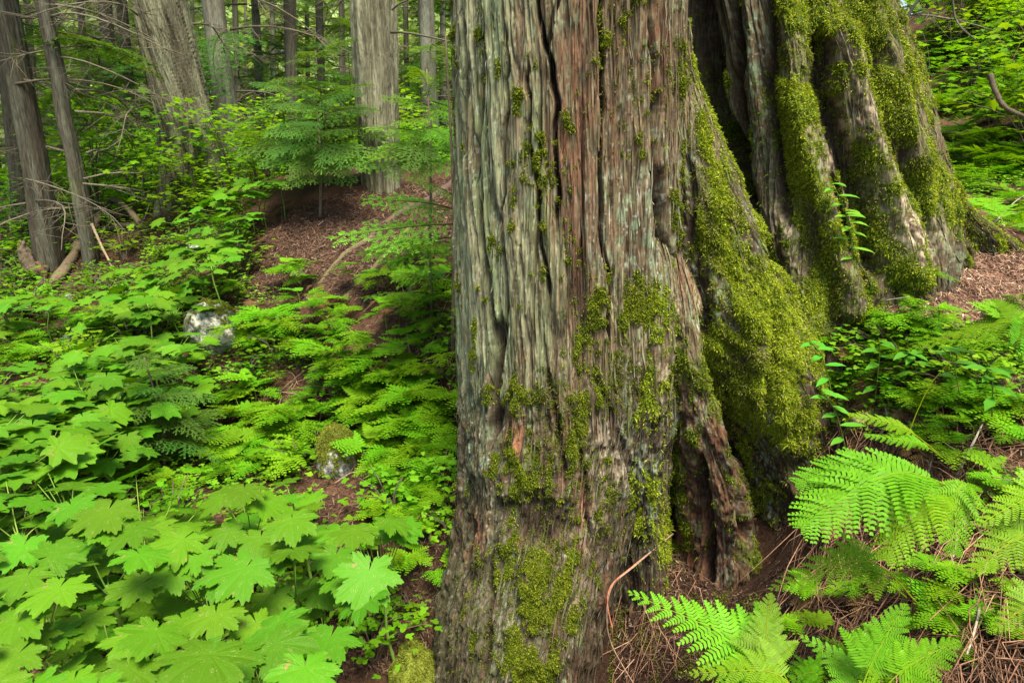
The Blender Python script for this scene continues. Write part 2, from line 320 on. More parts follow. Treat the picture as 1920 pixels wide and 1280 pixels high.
def cedar_part(keys, nf, dz, seed, feats, top=None, spiral=0, lump=1, lowlump=None, mossy=0., name='trunk', base='grey', zlow=-2.2, deep=1.0, tufts=9000, strips=400):
    X, Y, Z, nx, ny, s = tube_surface(keys, nf, dz, zlow, top, seed)
    U, Vv = PX(np.stack([X, Y, Z], -1))
    front = (ny < .25)
    d, c1, c2, n1, n2, n3 = bark(s, Z, seed, spiral, lump)
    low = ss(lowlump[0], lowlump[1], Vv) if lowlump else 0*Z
    iso = fbm(s/.10, Z/.14, seed+20, 3)
    tr = fbm(s/.045, Z/.10, seed+22, 3)*5; tr = np.floor(tr)+ss(0, .22, tr-np.floor(tr)); d = d*(deep-.35*low*deep)+low*(.030*iso+.008*fbm(s/.02, Z/.05, seed+21, 2)+.0045*tr)
    wob = 8*vn(Vv/90., U/300, seed+30)+3*vn(Vv/40., U/200, seed+31); fc = 0*U
    fade = np.clip(-ny*3+.6, 0, 1)
    for pts, wd, dep in feats:
        pts = np.asarray(pts, float); uc = np.interp(Vv, pts[:, 0], pts[:, 1])
        wv = wd*(1 if pts.shape[1] < 3 else np.interp(Vv, pts[:, 0], pts[:, 2]))
        f = ss(pts[0, 0]-25, pts[0, 0]+25, Vv)*(1-ss(pts[-1, 0]-25, pts[-1, 0]+25, Vv)) if pts[0, 0] > -50 else (1-ss(pts[-1, 0]-25, pts[-1, 0]+25, Vv))
        q = (U+wob-uc)/(wv*(.2+.8*f))
        prof = np.exp(-q**4) if dep < 0 else np.exp(-q**2)
        d = d+dep*prof*f*fade
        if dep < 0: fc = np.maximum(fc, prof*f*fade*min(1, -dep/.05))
    mm = blobs(MOSS, U+wob*3, Vv)*front+mossy*(~front)*.6
    mn = fbm(s/.035, Z/.07, seed+40, 3); mb = fbm(s/.09, Z/.22, seed+41, 2)
    mm = mm+mossy
    moss = ss(.46, .72, mm+.62*mn+.50*mb-.25*np.clip(c1, 0, 1)+.25*fbm(s/.012, Z/.02, seed+44, 2)-.25*fc)
    d = d+moss*(.006+.014*fbm(s/.03, Z/.035, seed+42, 3)+.022*np.clip(mb+mn, 0, 1)*ss(.5, 1, mm))
    X = X+nx*d; Y = Y+ny*d
    Z = Z+.004*vn(s/.02, Z/.02, seed+50)*moss
    # bark colours, with shade painted into the cracks and the foot
    g = lambda *c: np.array(c)
    grey = g(.265, .255, .145); ggr = g(.165, .195, .092); brown = g(.092, .062, .036); pink = g(.150, .104, .062); dark = g(.060, .038, .026)
    lich = g(.22, .29, .17); white = g(.50, .52, .42); red = g(.21, .085, .045); tan = g(.50, .40, .28)
    k = ss(-.5, .5, fbm((s+spiral*Z)/.05, Z/.7, seed+60, 3)+.3*n2)[..., None]
    col = grey*k+ggr*(1-k)
    rightness = ss(960, 1090, U+60*vn(s/.05, Z/.5, seed+61))[..., None] if base == 'grey' else 1+0*k
    k2 = ss(-.4, .4, fbm(s/.03, Z/.3, seed+62, 2))[..., None]
    bc = brown*(1-k2)+pink*k2*.9
    if base == 'brown': bc = bc*.75
    if base == 'dark': bc = g(.13, .062, .038)*(.7+.6*k2)
    col = col*(1-rightness*.85)+bc*rightness*.85
    low3 = (low*.6)[..., None] if lowlump else 0*k; col = col*(1-low3)+bc*.62*low3; col = col*(1-.48*low[..., None])  # foot darker: damp bark plus painted shade
    def mixin(c, m): 
        nonlocal col
        m = np.clip(m, 0, 1)[..., None]; col = col*(1-m)+c*m
    mixin(brown*.8, ss(.3, .8, vn(s/.04, Z/.5, seed+64))*.6)
    sp1 = ss(.15, .45, vn(s/.010, Z/.022, seed+70)+.5*vn(s/.025, Z/.05, seed+71))
    sp2 = ss(.2, .4, fbm(s/.022, Z/.06, seed+72, 3))
    mixin(lich, blobs(LICH, U, Vv)*(sp2*.9+.35*sp1))
    mixin(lich, .35*sp1*ss(.0, .5, vn(s/.12, Z/.3, seed+73)))
    mixin(white, .5*ss(.62, .8, vn(s/.009, Z/.014, seed+74)+.25*vn(s/.05, Z/.1, seed+75))*(.3+blobs(LICH, U, Vv)))
    mixin(red, blobs(RED, U+wob, Vv)*ss(-.3, .3, fbm(s/.012, Z/.12, seed+76, 2)))
    mixin(red*.9, .30*ss(.35, .6, fbm(s/.012, Z/.15, seed+77, 2)))
    mixin(tan, blobs(TAN, U+wob*2, Vv)*ss(-.25, .3, fbm(s/.02, Z/.03, seed+78, 3)))
    mixin(dark, .75*np.clip(c1*.9+c2*.4, 0, 1))  # cracks here and below: dark inner bark plus painted shade
    mixin(dark*1.2, .6*ss(.35, .7, -n3)*.5)
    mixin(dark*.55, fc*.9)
    thin = ss(.1, .7, fbm(s/.014, Z/.03, seed+79, 3)+1.0*(mm-.22))  # thin green film of short moss
    mossc = g(.125, .165, .018)*(1-ss(-.5, .5, mn)[..., None])+g(.06, .095, .012)*ss(-.5, .5, mn)[..., None]
    mixin(mossc*.8+.01, thin*.55*(mm > .08)); mixin(mossc*.75, moss)
    V = np.stack([X, Y, Z], -1); n, m = X.shape
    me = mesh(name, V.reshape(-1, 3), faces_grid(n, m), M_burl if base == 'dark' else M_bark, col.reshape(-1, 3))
    # moss tufts
    rng = np.random.default_rng(seed)
    dU = np.diff(V, axis=1, append=V[:, :1]); dV = np.diff(V, axis=0, append=V[-1:])
    Nn = np.cross(dU, dV); ar = np.linalg.norm(Nn, axis=-1); Nn = Nn/(ar[..., None]+1e-12)
    sgn = np.sign((Nn[..., 0]*nx+Nn[..., 1]*ny).mean()); Nn = Nn*sgn
    wgt = np.where((ny < .35) & (Vv > -120) & (Vv < 1400), ar*(np.clip(moss, 0, 1)*ss(-.9, .2, mn+mb)+.28*thin*(mm > .1)), 0).ravel()
    tot = wgt.sum(); cnt = int(min(tufts*8, tot*tufts*3.6))
    tm = None
    if cnt > 50:
        idx = np.searchsorted(np.cumsum(wgt)/tot, rng.random(cnt)); idx = np.clip(idx, 0, len(wgt)-1)
        p = V.reshape(-1, 3)[idx]+rng.normal(0, .002, (cnt, 3)); nn = Nn.reshape(-1, 3)[idx]
        tm = blades(p, nn, rng, .0095 if base == 'grey' else .012, 4, mn.ravel()[idx]+.5*rng.normal(0, 1, cnt), mb.ravel()[idx], [c_*(.62 if base in ('grey', 'dark') else 1) for c_ in MOSSC])  # moss darker on front stem and dark root: shade put into its colour
    # loose stringy strips of bark following the surface
    st_ = None
    if strips:
        vis = np.argwhere((ny < .05) & (Vv > -90) & (Vv < 1330) & (moss < .4)); vis = vis[rng.integers(0, len(vis), strips)]
        SV = []; SC = []
        for (i0, j0) in vis:
            k_ = int(rng.uniform(.04, .22)/dz); rows = np.clip(np.linspace(i0, i0+k_, 6).astype(int), 0, n-1); jj = np.clip(j0+np.cumsum(rng.normal(0, .8, 6)).astype(int), 1, m-2)
            pp = V[rows, jj]; sm_ = np.linspace(0, 1, 6)[:, None]; nn_ = np.stack([nx[rows, jj], ny[rows, jj], 0*jj], -1)
            pp = pp*.35+(pp[0]*(1-sm_)+pp[-1]*sm_)*.65
            lift = .004+.010*rng.random()*np.sin(sm_*3)+(.022*rng.random()**2*((1-sm_)**3 if rng.random() < .7 else sm_**3))
            wv_ = np.array([.25, .8, 1, 1, .7, .15])[:, None]*rng.uniform(.0012, .0050); sd_ = np.stack([-nn_[:, 1], nn_[:, 0], 0*jj], -1)
            pp = pp+nn_*lift; SV.append(np.concatenate([pp-sd_*wv_, pp+sd_*wv_+nn_*.0012])); SC.append(np.tile(col[rows, jj]*rng.uniform(.65, 1.35), (2, 1)))
        SV = np.concatenate(SV); o_ = np.arange(len(vis))[:, None, None]*12; a_ = np.arange(5)[None, :, None]; Qs = (o_+a_+np.array([[[0, 6, 7, 1]]])).reshape(-1, 4)
        st_ = mesh('loose_bark', SV, Qs, M_bark, np.concatenate(SC))
    return me, tm, st_
MOSSC = [np.array([.32, .40, .016]), np.array([.13, .20, .010]), np.array([.46, .50, .05]), np.array([.34, .27, .13])]
def blades(p, nn, rng, ln, nb, t, t2=None, cols=None):
    """short curved moss shoots"""
    cnt = len(p); N_ = cnt*nb
    p = np.repeat(p, nb, 0)+rng.normal(0, .0035, (N_, 3)); nn = np.repeat(nn, nb, 0)
    l = ln*(rng.uniform(.45, 1.2, N_)*(1+.9*(rng.random(N_) < .08)))[:, None]
    dirn = nn*.8+rng.normal(0, .62, (N_, 3))+np.array([0, 0, -.12]); dirn /= np.linalg.norm(dirn, axis=1)[:, None]
    side = np.cross(dirn, rng.normal(0, 1, (N_, 3))); side /= np.linalg.norm(side, axis=1)[:, None]+1e-9
    wd = rng.uniform(.0011, .0021, N_)[:, None]
    mid = p+dirn*l*.6; tip = mid+(dirn+np.array([0, 0, -.7]))*l*.4
    V = np.stack([p-side*wd, p+side*wd, mid+side*wd*1.1, mid-side*wd*1.1, tip], 1).reshape(-1, 3)
    b = np.arange(N_)[:, None]*5
    Q = b+np.array([[0, 1, 2, 3]]); T = b+np.array([[3, 2, 4]])
    k = np.clip(.5+.5*np.repeat(t, nb)+rng.normal(0, .2, N_), 0, 1)[:, None]
    mc = cols or MOSSC
    c = mc[0]*(1-k)+mc[1]*k
    y = (rng.random(N_) < .16)[:, None]; c = np.where(y, mc[2], c); tb = np.repeat(t2 if t2 is not None else 0*t, nb); c = c*(1-.45*ss(-.1, .45, -tb)[:, None]); br = (rng.random(N_) < .05+.6*np.clip(-tb-.15, 0, 1))[:, None]; c = np.where(br, mc[3], c)
    c = c*rng.uniform(.75, 1.25, N_)[:, None]
    cc = np.repeat(c[:, None], 5, 1); cc[:, 4] *= 1.25; cc[:, 0:2] *= .7
    return mesh('moss', V, [T, Q], M_moss, cc.reshape(-1, 3), smooth=False)
cedar = empty('giant_cedar', (0, 3.6, -1.3))
tag(cedar, 'huge old cedar with fluted stringy bark and mossy buttresses filling the middle', 'tree')
def cpart(nm, r, label=None):
    me, tm, st_ = r; o = obj(nm, me, cedar); o.location = -cedar.location
    if label: o['label'] = label
    if tm is not None: t = obj('moss', tm, o); t['kind'] = 'stuff'
    if st_ is not None: q = obj('loose_bark', st_, o); q['kind'] = 'stuff'
    return o
featA = [ ([(-60,868),(150,880,1),(300,888,.7)][:0] or [(-60,868),(150,872),(300,880)], 4, -.05),
 ([(-60,905),(140,900),(330,896),(560,912),(700,935),(770,925)], 5, -.05), ([(600,935),(690,930),(760,922),(830,915)], 9, -.06),
 ([(-60,1000),(80,1018),(160,1040),(260,1044),(420,1050)], 5, -.07), ([(120,985),(300,1002),(480,1020),(560,1030)], 4, -.045),
 ([(-60,1122),(200,1126),(420,1134),(640,1146)], 4, -.07), ([(-60,1060),(100,1022),(170,1035)], 4, -.05),
 ([(-60,1213),(160,1224),(330,1228),(470,1250),(600,1275),(690,1300)], 8, -.11), ([(310,1236),(380,1242),(480,1256),(560,1266)], 7, -.05),
 ([(-60,945),(200,950),(400,940),(640,948)], 4, -.03),
 ([(700,1030),(800,1045),(900,1050)], 7, -.04), ([(780,1075),(860,1085),(960,1100),(1010,1110)], 5, -.04),
 ([(1040,1010),(1120,1020),(1250,1010)], 45, .05), ([(960,880),(1100,880)], 7, -.04), ([(700,1120),(830,1165),(960,1190)], 8, -.03),
 ([(930,980),(980,1000),(1020,1010)], 60, -.05), ([(1050,925),(1280,905)], 10, -.04), ([(760,965),(830,960),(870,962)], 14, .03)]
keyA = [(-420,838,1305,3.5,.5),(0,848,1277,3.5,.5),(300,857,1268,3.5,.5),(550,861,1268,3.48,.5),(740,868,1262,3.45,.52),(850,869,1225,3.4,.55),(950,865,1195,3.35,.55),(1020,852,1170,3.3,.55),(1100,832,1150,3.25,.58),(1280,803,1130,3.15,.6),(1500,770,1130,3.1,.62)]
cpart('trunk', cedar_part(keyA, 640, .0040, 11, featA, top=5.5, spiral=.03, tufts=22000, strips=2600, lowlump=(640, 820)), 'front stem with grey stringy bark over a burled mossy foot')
keyC = [(-420,1215,1580,4.6,.75),(0,1262,1618,4.5,.75),(120,1280,1662,4.45,.78),(250,1295,1698,4.4,.8),(330,1300,1718,4.4,.82),(450,1310,1738,4.35,.85),(540,1330,1730,4.2,.78),(650,1330,1690,4.0,.65),(800,1350,1640,3.9,.5),(950,1380,1600,3.9,.45)]
featC = [([(-60,1300),(200,1330),(400,1400)], 26, -.30), ([(-60,1412),(150,1418),(300,1430),(400,1445)], 16, .05), ([(-60,1378),(200,1385),(330,1400)], 10, -.07),
 ([(-60,1470),(200,1500),(330,1535),(460,1575),(600,1595)], 26, .13), ([(40,1570),(160,1600),(300,1650),(440,1690),(540,1705)], 26, .13),
 ([(60,1530),(160,1538),(300,1590),(420,1625),(520,1640)], 20, -.14), ([(-60,1450),(160,1450),(300,1470),(420,1490)], 10, -.06), ([(80,1640),(250,1680),(360,1715),(470,1745)], 12, -.07), ([(-60,1620),(150,1665),(330,1715)], 18, .06),
 ([(380,1480),(520,1500),(640,1530)], 30, .08), ([(330,1565),(480,1605),(560,1620)], 9, -.10)]
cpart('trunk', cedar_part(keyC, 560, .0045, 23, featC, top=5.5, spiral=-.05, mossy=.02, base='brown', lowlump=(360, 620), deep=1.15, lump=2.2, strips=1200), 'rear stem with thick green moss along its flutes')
keyB = [(40,1265,1286,3.6,.1),(150,1255,1302,3.6,.17),(250,1240,1345,3.55,.26),(400,1225,1412,3.5,.34),(550,1230,1472,3.46,.38),(700,1285,1540,3.47,.40),(820,1368,1560,3.50,.38),(900,1400,1545,3.48,.37),(970,1412,1515,3.46,.33),(1040,1410,1480,3.42,.28),(1120,1378,1485,3.38,.28),(1200,1350,1500,3.45,.2)]
featB = [([(400,1300),(560,1310),(640,1330)], 14, -.04), ([(460,1440),(600,1440),(760,1440)], 12, -.06), ([(560,1390),(800,1470)], 30, .05), ([(300,1290),(420,1300)], 8, -.04), ([(720,1320),(850,1390),(960,1420)], 12, .05)]
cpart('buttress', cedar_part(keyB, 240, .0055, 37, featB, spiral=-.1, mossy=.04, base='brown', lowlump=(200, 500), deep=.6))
key1 = [(360,1195,1222,3.5,.15),(480,1165,1262,3.48,.34),(600,1130,1285,3.42,.40),(700,1120,1285,3.38,.40),(800,1130,1254,3.32,.38),(900,1140,1245,3.30,.36),(960,1140,1241,3.30,.34),(1060,1130,1250,3.28,.36),(1150,1115,1275,3.26,.40)]
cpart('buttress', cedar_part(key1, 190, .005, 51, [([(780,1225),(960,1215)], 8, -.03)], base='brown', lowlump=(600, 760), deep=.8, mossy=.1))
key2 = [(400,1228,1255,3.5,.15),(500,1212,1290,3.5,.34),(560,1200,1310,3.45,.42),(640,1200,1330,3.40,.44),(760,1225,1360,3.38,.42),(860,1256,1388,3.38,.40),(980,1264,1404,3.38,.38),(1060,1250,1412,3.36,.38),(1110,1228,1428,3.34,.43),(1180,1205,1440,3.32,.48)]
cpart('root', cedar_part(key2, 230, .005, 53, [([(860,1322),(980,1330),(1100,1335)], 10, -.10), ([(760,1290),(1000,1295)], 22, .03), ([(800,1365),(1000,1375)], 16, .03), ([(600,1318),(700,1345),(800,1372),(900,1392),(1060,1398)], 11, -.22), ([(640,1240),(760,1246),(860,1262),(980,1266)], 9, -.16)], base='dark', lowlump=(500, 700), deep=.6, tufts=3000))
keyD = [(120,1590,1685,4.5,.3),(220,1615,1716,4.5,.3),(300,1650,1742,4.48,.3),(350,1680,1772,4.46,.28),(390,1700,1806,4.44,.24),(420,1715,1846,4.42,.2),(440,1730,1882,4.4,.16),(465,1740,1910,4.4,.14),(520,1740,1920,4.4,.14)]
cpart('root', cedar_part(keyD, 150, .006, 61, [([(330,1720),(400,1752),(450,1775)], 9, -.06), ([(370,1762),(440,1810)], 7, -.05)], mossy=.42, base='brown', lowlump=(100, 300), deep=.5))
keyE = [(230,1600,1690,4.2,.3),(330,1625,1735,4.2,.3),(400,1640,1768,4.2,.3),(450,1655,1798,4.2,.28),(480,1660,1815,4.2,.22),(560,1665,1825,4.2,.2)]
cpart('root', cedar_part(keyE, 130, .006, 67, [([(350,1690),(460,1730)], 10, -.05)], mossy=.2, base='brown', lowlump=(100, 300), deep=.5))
# ------------------------------------------------------------------ leaf and frond shapes
rnd = random.Random(5)
def rz(a): c, s = math.cos(a), math.sin(a); return np.array([[c, -s, 0], [s, c, 0], [0, 0, 1.]])
def devil_leaf(seed, detail=True):
    r_ = np.random.default_rng(seed)
    la = np.radians([0, 40, -40, 82, -82, 128, -128])+r_.normal(0, .04, 7); ll = np.array([1, .93, .93, .82, .82, .60, .60])*r_.uniform(.93, 1.07, 7)
    base = np.radians(np.linspace(-172, 172, 171 if detail else 57))
    th = np.sort(np.concatenate([base, la, la-.022, la+.022]) if detail else np.concatenate([base, la]))
    dl = np.abs((th[:, None]-la[None]+np.pi) % (2*np.pi)-np.pi)
    near_ = dl.argmin(1); x_ = dl.min(1)/.36; rr = ll[near_]*(1-.20*np.minimum(x_, 1)**1.2-.17*ss(.72, 1.0, x_))
    rr = np.convolve(np.pad(rr, 1, mode='edge'), [.25, .5, .25], 'valid')*(1-.12*np.exp(-((np.abs(th)-np.pi)/.22)**2))
    ser = ((th*(25 if detail else 11)/np.pi*np.sign(th)+.5*np.sin(th*5+seed)) % 1)
    near = np.exp(-(dl.min(1)/.07)**2)
    rr = rr*(1-.15*ser*(1-near))+.02*r_.normal(0, 1, len(th))*(1-near)
    fr = [.0, .22, .45, .7, .88, 1.0] if detail else [0, .5, 1.]
    V = []; c = []
    ph = r_.uniform(0, 6.28, 3)
    vein = np.exp(-(dl.min(1)/.016)**2)
    for f in fr:
        r = rr*f; x = np.sin(th)*r; y = np.cos(th)*r
        z = .02-.045*r**2+.012*r*(1-np.exp(-(dl.min(1)/.10)**2))+.040*np.sin(x*3.3+ph[0])*f+.036*np.sin(y*4+ph[1])*f-.012*f*near*f
        V.append(np.stack([x, y, z], -1))
        k = .28*(vein*(1-.65*f))[:, None]; g = 1-.10*f+.0*x
        c.append(np.array([1, 1, 1.])*g[:, None]*(1-k)+np.array([2.0, 1.35, 2.0])*k)
    n = len(th); V = np.concatenate(V); c = np.concatenate(c)
    i = np.arange(len(fr)-1)[:, None]*n; j = np.arange(n-1)[None]
    Q = np.stack([i+j, i+j+1, i+n+j+1, i+n+j], -1).reshape(-1, 4)
    V = V*.60*np.array([1, 1, 1])    # leaf about one unit wide
    return V, Q, c
DL = [mesh('leaf', *devil_leaf(s)[:2], M_devil, devil_leaf(s)[2]) for s in range(5)]
DLs = [mesh('leaf', *devil_leaf(s+9, False)[:2], M_devil, devil_leaf(s+9, False)[2]) for s in range(4)]
def frond_geo(curve, side, up, width, npair, npin, shape='lance', seed=0, rachis=.0022, stipe=.2, fold=.12):
    """bipinnate fern frond along a curve; the first part of the curve (stipe) is bare"""
    r_ = np.random.default_rng(seed); mb = MB(); L = len(curve)-1
    def at(t): x = t*L; i = min(int(x), L-1); return curve[i]*(1-x+i)+curve[i+1]*(x-i)
    mb.tube(curve, rachis, rachis*.3, 4, (1.9, 1.15, 1.6))
    for i in range(npair):
        t = stipe+(1-stipe)*(i+.3)/npair; q = (t-stipe)/(1-stipe)
        if shape == 'tri': ln = width*(1-q)**.95*(.96 if i else 1.12)+.01*width
        else: ln = width*min(1, (q*3.2+.32))*(1-q)**.62+.01*width
        for sg in (-1, 1):
            p0 = at(t+.004*sg); d0 = at(min(t+.03, 1))-at(t-.03); d0 = d0/np.linalg.norm(d0)
            ang = R(62+r_.normal(0, 4)-18*q); l = ln*r_.uniform(.9, 1.07)
            pd = d0*math.cos(ang)+side*sg*math.sin(ang)+up*r_.normal(fold, .07); pd /= np.linalg.norm(pd)
            ps = np.cross(up, pd); ps /= np.linalg.norm(ps)
            m = max(3, int(npin*(.35+.65*l/width))); s = (np.arange(m)+.5)/m
            cv = -.16*l*s**2
            c_ = p0+pd*(l*s)[:, None]+np.array([0, 0, 1])*cv[:, None]+d0*(.10*l*s**2)[:, None]
            pl = l*(.30 if shape == 'tri' else .21)*(1-s)**.75*(1 if shape != 'tri' else (1-.25*q))+.003
            hw = l/m*.47
            for s2 in (-1, 1):
                dd = ps*s2*.93+pd*.42; dd /= np.linalg.norm(dd)
                tip = c_+dd*pl[:, None]+up*(r_.normal(-.05, .12, m)*pl)[:, None]
                a = c_-pd*hw*.8; b = c_+pd*hw*.8; e = c_+dd*(pl*.62)[:, None]
                V = np.stack([a, e-pd*hw, tip+pd*hw*.25, e+pd*hw*.85, b], 1).reshape(-1, 3)
                o = np.arange(m)[:, None]*5
                cc = np.repeat(r_.uniform(.85, 1.15, (m, 1)), 5, 1).reshape(-1, 1)*np.array([1., 1, 1])
                mb.add(V, o+np.array([[0, 3, 4]]), o+np.array([[0, 1, 2, 3]]), cc)
    return mb
def std_frond(shape, L, W, npair, npin, seed, arch=.35, stipe=.25, rach=.0022):
    t = np.linspace(0, 1, 9); rise = .42
    y = L*(t-.12*t**2); z = L*(rise*t-arch*1.9*t**2*rise/.55)
    x = L*.05*np.sin(t*3+seed)
    cur = np.stack([x, y, z], -1)
    return frond_geo(cur, np.array([1., 0, 0]), np.array([0, -.15, 1.]), W, npair, npin, shape, seed, rach, stipe).build('frond', M_fern)
LADY = [std_frond('lance', .64, .19, 18, 12, s, .26+.06*s, .22, .0026) for s in range(4)]
def oak_frond(seed):
    """small triangular frond held level on a thin upright stipe"""
    r_ = np.random.default_rng(seed+40); h = .13+.04*r_.random()
    cur = np.array([[0, 0, 0], [0, .01, h*.5], [0, .03, h*.85], [0, .06, h], [0, .11, h*1.02], [0, .16, h*.98], [0, .21, h*.9], [0, .25, h*.78]])
    return frond_geo(cur, np.array([1., 0, 0]), np.array([0, 0, 1.]), .125, 9, 7, 'tri', seed, .0013, .42, .05).build('frond', M_fern)
OAK = [oak_frond(s) for s in range(5)]
def simple_leaf(mb, p, d, up, L, W, col=(1, 1, 1), cup=.1):
    d = d/np.linalg.norm(d); s = np.cross(d, up); s /= np.linalg.norm(s)+1e-9; n = np.cross(s, d)
    t = np.array([0, .25, .55, .82, 1]); wd = np.array([.08, .85, 1, .5, 0])*W*.5
    c = p+d*(t*L)[:, None]-n*(cup*L*t**2)[:, None]
    l = c-s*wd[:, None]+n*(W*.12*(wd > 0))[:, None]; r = c+s*wd[:, None]+n*(W*.12*(wd > 0))[:, None]
    V = np.concatenate([l, c, r]); Q = []
    for i in range(4): Q += [[i, 5+i, 6+i, i+1], [5+i, 10+i, 11+i, 6+i]]
    mb.add(V, None, np.array(Q), col)
def palm_leaf(mb, p, d, up, w, rng, col=(1, 1, 1), lobes=5):
    """small toothed palmate leaf"""
    d = d/np.linalg.norm(d); s = np.cross(d, up); s /= np.linalg.norm(s)+1e-9
    n_ = 4*lobes+1; th = np.linspace(-2.5, 2.5, n_); k = np.abs(np.cos(th*lobes/5.0*np.pi/1.0))
    r = (.48+.5*np.abs(np.cos(th*np.pi*(lobes-1)/5.0)))*(1-.10*np.abs(th))*w*.55*rng.uniform(.9, 1.1, n_)
    V = p+d*(np.cos(th)*r+.25*w)[:, None]+s*(np.sin(th)*r)[:, None]-up*(.25*r**2/w)[:, None]
    V = np.concatenate([[p+d*.1*w], V])
    T = np.stack([np.zeros(n_-1, int), np.arange(1, n_), np.arange(2, n_+1)], -1)
    mb.add(V, T, None, col)
def unit(v): v = np.asarray(v, float); return v/np.linalg.norm(v)
def orient(dirn, nrm):
    """rotation whose +Y is dirn and +Z near nrm"""
    y = unit(dirn); x = unit(np.cross(y, nrm)); z = np.cross(x, y)
    return Matrix(((x[0], y[0], z[0]), (x[1], y[1], z[1]), (x[2], y[2], z[2]))).to_euler()
# ------------------------------------------------------------------ devil's club in the left foreground
DEV = [(254,885,80),(268,909,58),(327,928,78),(186,914,90),(137,916,82),(20,930,92),(72,940,92),(134,947,96),(203,957,110),(20,974,84),(203,995,104),(251,991,108),(45,1022,104),(93,1043,112),(165,1032,98),(261,1039,126),(344,1012,112),(364,988,84),(52,1080,114),(113,1101,124),(265,1094,108),(330,1053,104),(416,1074,112),(186,1132,92),(34,1160,114),(90,1152,84),(34,1225,134),(292,1184,142),(395,1228,162),(130,1222,84),(241,1252,134),(120,1268,94),(196,1190,84),(388,1108,74),(405,1150,122),
 (458,916,100),(420,936,82),(537,905,72),(455,940,70),(548,936,78),(548,974,112),(489,1008,92),(430,995,84),(551,1032,118),(579,995,74),(462,1063,118),(665,995,106),(730,977,86),(747,998,80),(685,1022,62),(692,1070,118),(603,1094,92),(665,1120,78),(524,1166,132),(561,1204,88),(620,1194,122),(572,1252,148),(445,1228,134),(515,1190,90),(451,1156,92),(486,1218,62),
 (-40,960,95),(-40,1040,105),(-50,1120,120),(-60,1210,135),(90,885,80),(40,870,78),(10,895,85),(160,1075,80),(330,1120,80),(230,1150,70),(320,1255,120),(180,1290,140),(60,1290,130),(400,1300,150),(-30,1290,140),(700,960,60),(500,1110,70),(600,1140,60),(300,960,60),(110,985,80),(160,970,80),(300,1000,70),(400,1040,70),(340,1190,90),(160,1260,90),(520,1300,130)]
HUBS = [(195,1062),(204,1165),(30,985),(515,1235),(712,1035),(548,1065),(255,960),(470,985),(90,1225),(370,1010),(370,1235),(50,1110),(130,955),(330,1110),(-40,1180),(610,1115),(560,950)]
DLAB = ['closest of the large toothed leaves in the bottom left corner', 'lush maple shaped leaves']
def devil_plant(base, hub, leaves, label, group, hi=True, size=.28):
    pl = empty('broad_leaf_plant', base, (0, 0, rnd.uniform(-.0, .0)))
    tag(pl, label, 'plant', group)
    st = MB(); rng = np.random.default_rng(int(abs(hub[0]*997+hub[1]*131)*10) % 99991)
    b = np.array(base); hubl = np.array(hub)-b
    path = smooth_path([np.zeros(3)-[0, 0, .08], hubl*.4+rng.normal(0, .03, 3)*[1, 1, .2], hubl*.8, hubl], 10)
    st.tube(path, .010 if hi else .007, .006, 6 if hi else 4, (.9, .55, .8), .15)
    for (p, wd) in leaves:
        q = np.array(p)-b; out = q-hubl; out2 = unit([out[0], out[1]*1.0, 0]+np.array([1e-4, 0, 0]))
        mid = hubl*.5+q*.5+[0, 0, -.02]
        st.tube(smooth_path([hubl*.93, mid, q], 6 if hi else 3), .0032 if hi else .0028, .0022, 5 if hi else 3, (1.3, 1.25, 1.0))
        nrm = unit(np.array([-.06, -.03, 1])+rng.normal(0, .19, 3)+out2*.14)
        dr = out2*.8+np.array([rng.normal(-.15, .35), rng.normal(-.35, .3), 0]); dr = dr-nrm*np.dot(dr, nrm)
        l = obj('leaf', rnd.choice(DL if hi else DLs), pl, q, orient(dr, nrm), wd*rnd.uniform(.95, 1.22))
    obj('stem', st.build('stem', M_stem), pl)
    return pl
def dist_from(u, v, px, size):     # forward distance of something `size` wide that covers px pixels
    a = (u-960)/F; b = (640-v)/F; d = math.sqrt(1+a*a+b*b); sl_ = size*F/px; return sl_*(cp+b*sp)/d*1.0
grp = {}
for (u, v, px) in DEV:
    k = min(range(len(HUBS)), key=lambda i: (HUBS[i][0]-u)**2+((HUBS[i][1]-v)*1.3)**2)
    grp.setdefault(k, []).append((u, v, px))
